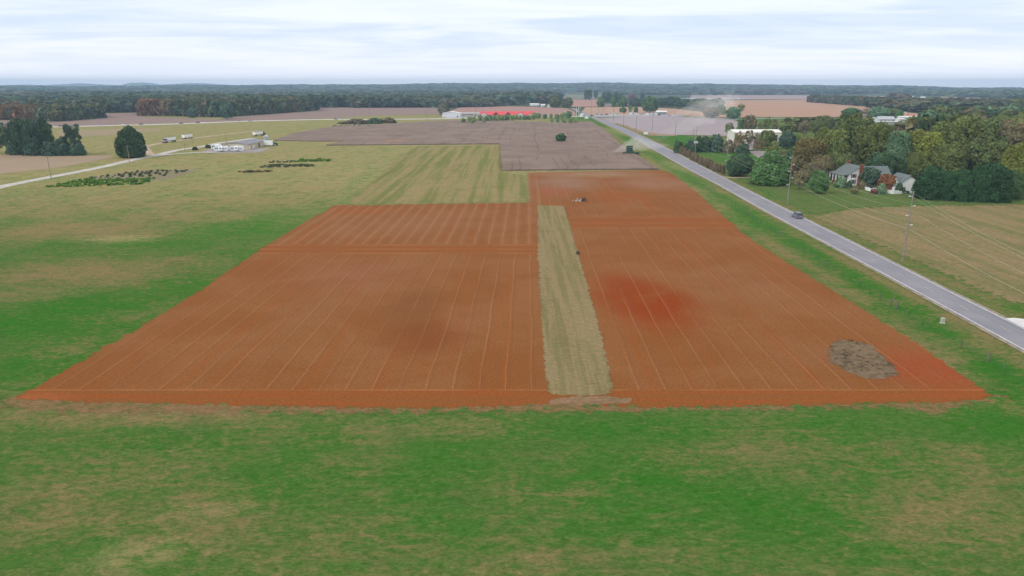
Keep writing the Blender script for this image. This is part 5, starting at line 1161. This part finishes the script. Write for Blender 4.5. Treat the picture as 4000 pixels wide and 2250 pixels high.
def dirv(p0, p1):
    a, b = at(*p0), at(*p1); return -math.atan2(b[0] - a[0], b[1] - a[1])
grain_truck(667, 555, dirv((700, 548), (640, 557)), (.40, .30, .40), 'grain truck with white trailer and purplish cab, nearest the gravel road')
grain_truck(732, 542.5, dirv((720, 546), (860, 527)), WH, 'white grain trailer without a cab behind the purple-cab truck', True)
grain_truck(1008, 531, dirv((990, 534), (1040, 528)), (.03, .07, .06), 'white grain trailer with dark cab behind the tan shop')
def camper(px, py, L, label):
    x, y = at(px, py); t = thing('camper', label, 'camper', (x, y, .06), 0, 'campers parked by the tan shop'); l = L / 2
    b = part('body', MB().extrude([(-l, .9), (-l + .35, .55), (l - .2, .55), (l, .9), (l, 3.0), (l - .3, 3.2), (-l + .5, 3.2), (-l, 2.6)], 'y', -1.2, 1.2), WPL, t)
    part('stripe', MB().box(-l + .02, l - .02, -1.23, -1.19, .95, 1.35), BLUES, b)
    part('slide_out', MB().box(-l * .25, l * .3, -1.75, -1.2, .9, 2.85), WPL, t)
    for u in (-.72, -.45, .42, .75): part('window', MB().box(l * u - .45, l * u + .45, -1.25, -1.18, 1.7, 2.35), GLASS, b)
    for u in (0.05,): part('slide_window', MB().box(l * u - .5, l * u + .5, -1.80, -1.74, 1.7, 2.4), GLASS, t)
    part('roof_unit', MB().box(-.4, .7, -.4, .4, 3.2, 3.5, .08, .06), WPL, b)
    part('awning', MB().tube((-l * .9, -1.36, 2.95), (-l * .28, -1.36, 2.95), .09, .09, 6), BLUES, b)
    for yy in (.35, 1.25):
        for s in (-1, 1): part('wheel', MB().tube((yy, s * .95, .36), (yy, s * 1.18, .36), .36, .36, 12), RUBB, t)
    part('tongue', MB().tube((-l, .5, .5), (-l - 1.2, 0, .5), .07, .07, 5).tube((-l, -.5, .5), (-l - 1.2, 0, .5), .07, .07, 5), DKMET, t)
    return t
camper(865, 592, 8.6, 'bluish white camper at the left by the tan shop gable'); camper(926, 591, 8.4, 'white camper right before the tan shop gable'); camper(852, 584, 8.0, 'camper mostly hidden behind the left one')
tx, ty = at(1050, 570); tr = thing('cargo_trailer', 'white box trailer at the far end of the tan shop', 'trailer', (tx, ty, .03)); part('box', MB().box(-3.6, 3.0, -1.3, 1.3, .6, 3.5, .1, .1), WPL, tr)
for s in (-1, 1): part('wheel', MB().tube((.3, s * 1.0, .4), (.3, s * 1.25, .4), .4, .4, 10), RUBB, tr)
tx, ty = at(1071, 569); tr = thing('tractor', 'dark green tractor parked beside the white box trailer', 'tractor', (tx, ty, .03), R(-60)); part('body', MB().box(-.5, .5, -.2, 2.4, .9, 1.9, .06, .1).box(-.75, .75, -1.5, -.2, .8, 1.5), GREEN, tr)
cb_ = part('cab', MB().box(-.8, .8, -1.5, .1, 1.5, 3.0, .1, .1), GLASS, tr); part('cab_roof', MB().box(-.9, .9, -1.6, .2, 3.0, 3.15), GREEN, cb_)
for s in (-1, 1):
    part('rear_wheel', MB().tube((s * .75, -1, .9), (s * 1.25, -1, .9), .9, .9, 14), RUBB, tr); part('front_wheel', MB().tube((s * .65, 1.9, .5), (s * .95, 1.9, .5), .5, .5, 12), RUBB, tr)
tx, ty = at(1042, 556); gb = thing('grain_bin', 'round silver grain bin behind the tan shop', 'grain bin', (tx, ty, 0)); part('drum', MB().lathe([(2.0, 0), (2.0, 1.2), (2.05, 1.25), (2.0, 1.3), (2.0, 2.6), (2.05, 2.65), (2.0, 2.7), (2.0, 4.4)], 20), STEEL, gb, smooth=False); part('roof', MB().lathe([(2.15, 4.35), (.35, 5.4), (.35, 5.7)], 20), STEEL, gb); part('ladder', MB().tube((-.2, -2.1, 0), (-.2, -2.1, 4.5), .04, .04, 5).tube((.2, -2.1, 0), (.2, -2.1, 4.5), .04, .04, 5), DKMET, gb)
tx, ty = at(2860, 536); tk_ = thing('box_truck', 'red and white truck at the left end of the cream building', 'truck', (tx, ty, .03), R(60)); part('box', MB().box(-1.2, 1.2, -3.5, 1.2, 1.0, 3.9), WPL, tk_); c = part('cab', MB().box(-1.1, 1.1, 1.3, 3.2, .6, 2.6, .1, .2), PAINT, tk_); c.color = (.45, .05, .06, 1); part('windscreen', MB().box(-.9, .9, 3.0, 3.14, 1.6, 2.4), GLASS, c)
for s in (-1, 1):
    for yy in (-2.2, 2.3): part('wheel', MB().tube((s * .8, yy, .45), (s * 1.12, yy, .45), .45, .45, 10), RUBB, tk_)
gT = 'white vans and boats at the car lot'
for k, (px, py, w, lab) in enumerate([(2466, 449, 6.5, 'white camper van left of the big lot tree'), (2480, 449, 6, 'white van right behind the left camper van'), (2531, 450, 6.5, 'white box van under the big lot tree'), (2545, 450, 6.5, 'second white box van under the big lot tree'), (2559, 450, 6.5, 'white box van left of the lot office')]):
    x, y = at(px, py); t = thing('van', lab, 'van', (x, y, .09), 0, gT); w *= .5
    part('body', MB().extrude([(-w, .5), (w, .5), (w, 3.0), (-w + .9, 3.0), (-w, 1.7)], 'y', -1.1, 1.1), WPL, t); part('window', MB().box(-w + .9, -w + 1.8, -1.13, 1.13, 1.8, 2.5), GLASS, t); part('side_window', MB().box(w - 2.6, w - .6, -1.13, 1.13, 1.7, 2.4), DKMET, t)
    for yy in (-w + 1, w - 1): part('wheel', MB().tube((yy, -1.12, .38), (yy, 1.12, .38), .38, .38, 10), RUBB, t)

# ---- combine harvester driving towards the camera, and its dust
qx, qy = at(2463, 604); cmb = thing('combine_harvester', 'green combine harvester with a wide header cutting the soybeans', 'combine', (qx, qy, .02))
cmb.location.z = .30
part('body', MB().extrude([(1.2, 1.0), (2.6, .9), (9.0, 1.4), (9.4, 2.6), (8.6, 3.6), (3.0, 3.7), (2.6, 3.3)], 'x', -1.55, 1.55), GREEN, cmb)
part('grain_tank', MB().box(-1.5, 1.5, 3.4, 6.4, 3.72, 4.3, -.25, -.25).box(-1.75, 1.75, 3.2, 3.3, 4.3, 4.75), GREEN, cmb)
cab_ = part('cab', MB().box(-1.0, 1.0, 1.0, 2.9, 1.9, 3.75, .06, .1), GLASS, cmb); part('cab_roof', MB().box(-1.15, 1.15, .7, 3.0, 3.76, 4.02, .1, .1), GREEN, cab_)
for s in (-1, 1):
    part('cab_pillar', MB().box(s * .97 - .06, s * .97 + .06, .96, 1.08, 1.9, 3.75), GREEN, cab_)
    wh = part('front_wheel', MB().tube((s * 1.5, 2.6, .95), (s * 2.25, 2.6, .95), .95, .95, 18), RUBB, cmb); part('rim', MB().tube((s * 1.6, 2.6, .95), (s * 2.28, 2.6, .95), .5, .5, 14), YELL, wh)
    wh = part('rear_wheel', MB().tube((s * 1.1, 7.8, .62), (s * 1.6, 7.8, .62), .62, .62, 16), RUBB, cmb); part('rim', MB().tube((s * 1.2, 7.8, .62), (s * 1.63, 7.8, .62), .32, .32, 12), YELL, wh)
    part('headlight', MB().box(s * .75 - .2, s * .75 + .2, .66, .75, 3.8, 3.95), LAMPW, cab_)
    part('mirror', MB().box(s * 1.45 - .16, s * 1.45 + .16, 1.0, 1.08, 2.5, 3.1).tube((s * 1.0, 1.05, 3.1), (s * 1.45, 1.05, 3.0), .04, .04, 5), DKMET, cab_)
hd = part('header', MB().box(-4.9, 4.9, -.35, .25, .25, 1.15).box(-4.9, 4.9, -1.5, -.35, .12, .3).box(-4.98, -4.86, -2.1, .3, .1, 1.1).box(4.86, 4.98, -2.1, .3, .1, 1.1), GREEN, cmb)
rl = MB().tube((-4.8, -1.2, 1.0), (4.8, -1.2, 1.0), .08, .08, 6)
for k in range(6):
    a = k * math.pi / 3; rl.tube((-4.8, -1.2 + .5 * math.cos(a), 1.0 + .5 * math.sin(a)), (4.8, -1.2 + .5 * math.cos(a), 1.0 + .5 * math.sin(a)), .035, .035, 4)
part('reel', rl, DKMET, hd); part('feeder_house', MB().extrude([(.2, .5), (1.9, 1.2), (1.9, 2.0), (.2, 1.1)], 'x', -.75, .75), GREEN, cmb)
part('unloading_auger', MB().tube((1.6, 3.4, 3.9), (1.8, 8.8, 4.3), .2, .2, 10), GREEN, cmb); part('ladder', MB().box(-1.9, -1.6, 1.6, 2.2, .5, 2.0), DKMET, cmb)

def dust_mat(name, dens, col):
    m = bpy.data.materials.new(name); m.use_nodes = True; t = m.node_tree; t.nodes.clear(); v = t.nodes.new('ShaderNodeVolumePrincipled'); v.inputs['Color'].default_value = (*col, 1); v.inputs['Density'].default_value = dens
    o = t.nodes.new('ShaderNodeOutputMaterial'); t.links.new(v.outputs[0], o.inputs['Volume']); return m
def plume(name, label, stations, mat, n=18, seed=1):
    r = random.Random(seed); mb = MB(); vs_ = []; K = len(stations)
    # resample smoothly
    st = []
    for i in range(K - 1):
        for k in range(5): t = k / 5; st.append([a + (b - a) * t for a, b in zip(stations[i], stations[i + 1])])
    st.append(list(stations[-1])); ph = [r.uniform(0, 6.28) for _ in range(6)]
    for i, (x, y, z, rw, rh) in enumerate(st):
        for j in range(n):
            a = 2 * math.pi * j / n; w = 1 + .22 * math.sin(3 * a + i * .9 + ph[0]) + .16 * math.sin(5 * a - i * 1.3 + ph[1])
            vs_.append((x + math.cos(a) * rw * w * .35, y + math.cos(a) * rw * w, max(.12, z + math.sin(a) * rh * w)))
    m_ = len(st); mb.add(vs_, [(i * n + j, i * n + (j + 1) % n, (i + 1) * n + (j + 1) % n, (i + 1) * n + j) for i in range(m_ - 1) for j in range(n)] + [tuple(range(n))[::-1], tuple(range((m_ - 1) * n, m_ * n))])
    o = part(name, mb, mat, None); o['kind'] = 'stuff'; o['label'] = label; return o
plume('dust', 'pale dust thrown up around the combine', [(qx - 11, qy + 7, 1.0, .6, .4), (qx - 7, qy + 8, 1.8, 3, 1.6), (qx - 2, qy + 10, 3.4, 6, 3.2), (qx + 3, qy + 13, 5.2, 7, 4.4), (qx + 8, qy + 15, 5.4, 7, 4.2), (qx + 14, qy + 19, 4.0, 6, 2.8), (qx + 22, qy + 26, 3.0, 4, 1.8), (qx + 32, qy + 36, 3, .6, .4)], dust_mat('combine_dust', .045, (.97, .95, .92)), 16, 2)
def PW(px, py, z, rw, rh): x, y = at(px, py); return (x, y, z, rw, rh)
plume('dust', 'thin dust drifting across the road and the grey field', [PW(2500, 585, 2, 2, .8), PW(2560, 560, 4, 12, 3), PW(2640, 535, 6, 28, 5), PW(2720, 505, 9, 45, 8), PW(2790, 482, 14, 60, 13), PW(2830, 462, 18, 60, 16), PW(2860, 448, 18, 50, 14), PW(2890, 430, 16, 10, 4)], dust_mat('drifting_dust', .0050, (1.0, .98, .97)), 18, 4)
plume('dust', 'faint dust hanging before the dusty trees', [PW(2640, 455, 4, 10, 3), PW(2700, 452, 10, 30, 9), PW(2770, 448, 14, 40, 13), PW(2830, 440, 14, 30, 10), PW(2870, 432, 12, 5, 3)], dust_mat('faint_dust', .0060, (1.0, .98, .97)), 18, 6)

# ------------------------------------------------------------------ poles, wires, fence
ATT = []
def pole(px, b, t_, px2, label, rad=.16, arms=1, mat=None, name='utility_pole', grp='utility poles', ins=0, transformer=False):
    x, y = at(px, b); h = hgt(px, b, t_); k = ROWA
    t = thing(name, label, 'utility pole', (x, y, 0), 0, grp)
    part('shaft', MB().tube((0, 0, 0), (0, 0, h), rad, rad * .62, 8), mat or POLEW, t)
    if arms == 1: part('crossarm', MB().box(-1.2, 1.2, -.06, .06, h - .75, h - .6), mat or POLEW, t)
    for j in range(ins):
        z = h - 1.2 - j * (h * .135); s = (-1, 1)[j % 2]
        part('insulator', MB().tube((0, 0, z), (s * .75, 0, z + .1), .055, .055, 6).tube((s * .62, 0, z + .1), (s * .95, 0, z + .1), .13, .13, 8), CERAM, t)
    if transformer: part('transformer', MB().lathe([(.32, h * .52), (.32, h * .52 + 1.1), (.2, h * .52 + 1.2)], 10, (-.55, 0, 0)).lathe([(.32, h * .52), (.32, h * .52 + 1.1), (.2, h * .52 + 1.2)], 10, (.6, 0, 0)).box(-1.2, 1.2, -.1, .1, h * .52 + .3, h * .52 + .45), CERAM, t)
    return t, x, y, h
main = [pole(3525, 1020, 748, 0, 'tall roadside pole nearest the camera, in the brown stubble field', .21, 0, None, ins=4), pole(3075, 797, 604, 0, 'tall pole on the lawn right of the bell-shaped tree', .2, 0, None, ins=5), pole(2835, 683, 538, 0, 'tall roadside pole at the driveway left of the dark bushy tree', .2, 0, None, ins=5),
        pole(2713, 631, 493, 0, 'pole with white transformers behind the brown shrub row', .19, 0, None, ins=3, transformer=True), pole(2634.5, 576, 477, 0, 'slim pole at the near edge of the grey field by the hedge', .17, 0, POLED, ins=2)]
g0 = [dict(px=2547, b=512, t=450, l='fifth pole along the grey field edge, beside the white sign'), dict(px=2484, b=508, t=450, l='pole at the grey field edge below the small lot tree'), dict(px=2435.5, b=497, t=393, l='tallest pole at the grey field edge'), dict(px=2395, b=472, t=423, l='short pole at the corner of the grey field'), dict(px=2338, b=452, t=399, l='pole behind the lot cars nearest the road'), dict(px=2354.6, b=452, t=418, l='short white pole among the lot trailers'), dict(px=2309, b=453, t=388, l='tall lattice-like pole left of the lot'), dict(px=2363, b=450, t=390, l='tall thin pole in the middle of the lot'), dict(px=2326, b=420, t=398, l='pole in the far tan field left of the rounded tree'), dict(px=2635, b=423, t=396, l='pole before the dusty tree group'), dict(px=2712.6, b=430, t=400, l='pole inside the dusty tree group'), dict(px=2709, b=541, t=497, l='thin pole behind the transformer pole')]
for q in g0: pole(q['px'], q['b'], q['t'], 0, q['l'], .17 if q['b'] > 480 else .26, 1 if q['b'] < 480 else 0, POLED if q['b'] > 470 else POLEW)
for px, b, t_, l in [(200, 696.6, 609, 'nearest pole on the gravel road, below the pine clump'), (506, 633, 566, 'pole in front of the lone evergreen'), (723.4, 592.6, 546, 'pole at the road fork by the parking lot'), (884, 559.5, 519, 'pole behind the tan shop'), (818, 464, 420, 'pole before the two trees standing out of the wood'), (1010, 446, 416, 'pole against the middle of the long wood'), (1444, 452, 410, 'pole in the mauve field above the thicket'), (1664.5, 456, 402, 'pole left of the white metal hall'), (1858, 456, 400, 'pole before the grey classroom block'), (2108.5, 432, 398, 'pole above the right end of the red roof'), (372.5, 462, 444, 'pale post at the right end of the rusty wood')]:
    pole(px, b, t_, 0, l, .17 if b > 500 else .28, 1, None, grp='poles of the left side')
x, y = at(3544.6, 466); pole(3544.6, 466, 433, 0, 'dark brown pole in the hamlet', .3, 0, POLED)
pole(3760, 458, 428, 0, 'pale pole among the far trees on the right', .25, 1)
# white gantry at the junction
x, y = at(2258, 456); t = thing('gantry', 'white gantry of three posts with a cross beam at the road junction', 'gantry', (x, y, 0)); k = mpp(2258, 456); hh_ = hgt(2258, 456, 418)
for u in (-6.5, 1, 6.5): part('post', MB().tube((u * k, 0, 0), (u * k, 0, hh_), .3, .25, 8), CERAM, t)
part('beam', MB().box(-6.5 * k, 9 * k, -.12, .12, hh_ * .5, hh_ * .5 + .5), CERAM, t)
# radio masts on the skyline
for px, b, t_, lab in [(1984, 346, 311, 'radio mast on the middle of the skyline'), (3411, 356, 302, 'tall thin radio mast on the right skyline'), (1405, 350, 306, 'thin radio mast on the skyline left of the middle')]:
    x, y = at(px, b); h = 40 + (HOR - t_) * y / (F * 1.085); t = thing('radio_mast', lab, 'mast', (x, y, 0), 0, 'masts on the skyline'); part('mast', MB().tube((0, 0, 0), (0, 0, h), .55, .4, 6), STEEL, t); part('guy_wire', MB().tube((0, 0, h * .9), (25, 0, 0), .05, .05, 4).tube((0, 0, h * .9), (-25, 0, 0), .05, .05, 4), STEEL, t)
# wires strung between the big roadside poles, sagging
nxt = at(4420, 1500); chain = [(nxt[0], nxt[1], 11.5)] + [(x, y, h) for _, x, y, h in main]
for lv, off, lab in [(.955, -.8, 'topmost wire on the road side'), (.955, .8, 'topmost wire on the field side'), (.84, -.8, 'upper wire of the road side'), (.71, .8, 'middle wire of the field side'), (.60, -.7, 'lower wire of the road side'), (.47, .5, 'lowest cable')]:
    mb = MB()
    for i in range(len(chain) - 1):
        if lv in (.84, .60) and i == 0: continue
        (x0, y0, h0), (x1, y1, h1) = chain[i], chain[i + 1]; pts = []
        for k in range(13):
            u = k / 12; pts.append((x0 + (x1 - x0) * u + off, y0 + (y1 - y0) * u, h0 * lv + (h1 * lv - h0 * lv) * u - 4 * u * (1 - u) * (.9 + lv * .5)))
        mb.path(pts, .013 if lv > .5 else .018, 4)
    tag(part('overhead_wire', mb, WIREM, None), f'{lab} strung between the big roadside poles', 'power line', 'wires between the roadside poles')
# wire fence along the field
FP = [(2610, 658), (2620, 665), (2674, 686), (2738, 724), (2845, 793), (2916, 842), (2924, 848), (3047, 925), (3226, 1041), (3480, 1198), (3500, 1209), (3662, 1313), (3856, 1414), (4000, 1512), (4120, 1600)]
fw = [Vector((*at(*p), 0)) for p in FP]; fe = thing('wire_fence', 'wire fence with thin steel posts and a few wooden posts between field and road', 'fence', fw[0]); wires = MB(); big = {(2916, 842), (2924, 848), (3480, 1198), (3500, 1209), (3856, 1414), (3047, 925), (3226, 1041)}
for i, p in enumerate(fw):
    c = p - fw[0]
    if FP[i] in big: part('wooden_post', MB().tube(c, c + Vector((0, 0, 1.7)), .14, .12, 8), POLED, fe)
for i in range(len(fw) - 1):
    a, b = fw[i] - fw[0], fw[i + 1] - fw[0]; L = (b - a).length
    if L < 4: 
        part('gate_rail', MB().tube(a + Vector((0, 0, 1.35)), b + Vector((0, 0, 1.35)), .06, .06, 6), POLED, fe); continue
    for h in (.25, .5, .75, 1.0, 1.2): wires.tube(a + Vector((0, 0, h)), b + Vector((0, 0, h)), .007, .007, 3)
    n = int(L / 4.2)
    for k in range(1, n): c = a + (b - a) * (k / n); part('steel_post', MB().tube(c, c + Vector((0, 0, 1.35)), .045, .045, 5), DKMET, fe)
part('wire', wires, DKMET, fe)
# utility box, sign, rocks, brush
x, y = at(3681, 1262); t = thing('utility_pedestal', 'white utility pedestal in the roadside grass', 'utility box', (x, y, 0)); part('cabinet', MB().box(-.27, .27, -.24, .24, .05, .85).box(-.3, .3, -.27, .27, .85, 1.0, .1, .1), CONC, t); part('base', MB().box(-.42, .42, -.38, .38, 0, .05), CONC, t)
x, y = at(2522, 529); t = thing('roadside_sign', 'blank white sign board at the edge of the grey field', 'sign', (x, y, 0)); part('board', MB().box(-1.8, 1.8, -.06, .06, .9, 2.9), WPL, t)
for s in (-1.4, 1.4): part('post', MB().tube((s, .1, 0), (s, .1, 2.9), .07, .07, 6), POLEW, t)
x, y = at(2291, 465); t = thing('entrance_sign', 'white low entrance sign on the green lawn at the junction', 'sign', (x, y, 0)); part('board', MB().extrude([(-2.4, .4), (2.4, .4), (2.2, 2.2), (0, 3.0), (-2.2, 2.2)], 'y', -.25, .25), WPL, t); part('base', MB().box(-2.8, 2.8, -.5, .5, 0, .4), BRICK, t)
ROCK = plain('pale_limestone', (.36, .31, .26), .95, .25, 1.5)
rr = random.Random(5)
for k in range(14):
    px, py = 2262 + rr.uniform(-24, 20), 784 + rr.uniform(-4, 5); x, y = at(px, py); s = rr.uniform(.3, .6); mb = MB()
    vv = []
    for (r_, z_) in ((.75, 0), (1.0, .35), (.7, .7), (.2, .85)):
        for j in range(7): a = j * .9; w = rr.uniform(.75, 1.2); vv.append((r_ * w * s * math.cos(a), r_ * w * s * math.sin(a), z_ * s))
    mb.add(vv, [(i * 7 + j, i * 7 + (j + 1) % 7, (i + 1) * 7 + (j + 1) % 7, (i + 1) * 7 + j) for i in range(3) for j in range(7)] + [tuple(range(21, 28))])
    o = part('rock', mb, ROCK, None, (x, y, .02), rr.uniform(0, 6)); tag(o, 'pale stone in the rock heap on the red soil', 'rock', 'rock heap on the red soil')
tree(2281, 786, 773, 10, 'shrub', (.09, .07, .06), 'small dark bush at the rock heap on the red soil')
tree(2258, 993, 982, 7, 'shrub', (.10, .085, .07), 'small dark brush pile beside the grass strip')
# tufts in the dead weed patch
def tufts(name, label, centres, hgt_, wid_, tints, leaf=7):
    V, C = [], []
    for (x, y) in centres:
        h = hgt_ * RNG.uniform(.6, 1.3); t = tints[int(RNG.integers(len(tints)))]
        for k in range(leaf):
            a = RNG.random() * 6.28; w = wid_ * RNG.uniform(.5, 1); ox, oy = RNG.normal(size=2) * wid_ * .6; ln = RNG.uniform(-.6, .6)
            p = np.array([(x + ox - math.cos(a) * w, y + oy - math.sin(a) * w, .04), (x + ox + math.cos(a) * w, y + oy + math.sin(a) * w, .04), (x + ox + math.cos(a) * w * .8 + ln * h, y + oy + math.sin(a) * w * .8, h), (x + ox - math.cos(a) * w * .8 + ln * h, y + oy - math.sin(a) * w * .8, h * .9)])
            V.append(p); C.append(np.array(t) * RNG.uniform(.7, 1.3))
    v = np.concatenate(V); o = link(name, np_mesh(name, v, np.arange(len(v)).reshape(-1, 4), np.array(C)), WOOD); o['kind'] = 'stuff'; o['label'] = label; return o
pp = np.array([atv(*p) for p in el]); cx_, cy_ = pp.mean(0); n = 110
qx_, qy_ = RNG.uniform(pp[:, 0].min(), pp[:, 0].max(), n), RNG.uniform(pp[:, 1].min(), pp[:, 1].max(), n); ok = inside([tuple(p) for p in pp], qx_, qy_)
tufts('weeds', 'dead brown weeds in the oval patch on the red soil', list(zip(qx_[ok], qy_[ok])), .10, .25, [(.17, .125, .09), (.22, .17, .12), (.13, .095, .07)])
def rows(name, label, quad, n_rows, sp, h, w, tints, jit=.4):
    (x0, y0), (x1, y1), (x2, y2), (x3, y3) = [at(*p) for p in quad]; cs = []
    for r_ in range(n_rows):
        v = (r_ + .5) / n_rows; a = Vector((x0 + (x3 - x0) * v, y0 + (y3 - y0) * v)); b = Vector((x1 + (x2 - x1) * v, y1 + (y2 - y1) * v)); L = (b - a).length; k = 0.0
        while k < L:
            if RNG.random() < .85: p = a + (b - a) * (k / L); cs.append((p.x + RNG.normal() * jit, p.y + RNG.normal() * jit))
            k += sp
    return tufts(name, label, cs, h, w, tints, 8)
GT = [(.10, .23, .03), (.16, .27, .04), (.07, .17, .03)]; DT = [(.075, .12, .055), (.10, .13, .07), (.14, .13, .08)]; BT = [(.15, .10, .05), (.11, .08, .05)]
rows('garden_plants', 'bright green leafy rows in the garden patch by the gravel road', [(170, 734), (560, 722), (620, 694), (330, 702)], 7, 1.5, .75, .55, GT)
rows('garden_plants', 'dull green rows at the back of the garden patch', [(330, 698), (640, 690), (760, 664), (560, 668)], 5, 2.2, .7, .5, DT)
rows('garden_plants', 'greyish weedy rows in the near small garden strip', [(1010, 657), (1220, 652), (1235, 643), (1060, 645)], 3, 1.4, .8, .6, DT)
rows('garden_plants', 'bright green rows in the far small garden strip', [(1150, 634), (1285, 632), (1292, 623), (1180, 625)], 3, 1.4, .9, .6, GT)
rows('garden_plants', 'dull rows at the left of the far garden strip', [(1045, 638), (1150, 635), (1180, 627), (1080, 630)], 2, 1.8, .7, .5, DT)
rows('garden_plants', 'brown withered row below the small garden strips', [(935, 676), (1068, 672), (1070, 668), (940, 671)], 2, 1.3, .7, .6, BT)
rows('garden_plants', 'dotted rows of young plants before the brown thicket', [(1290, 500), (1450, 494), (1450, 487), (1310, 490)], 3, 3.0, 1.0, .6, DT)
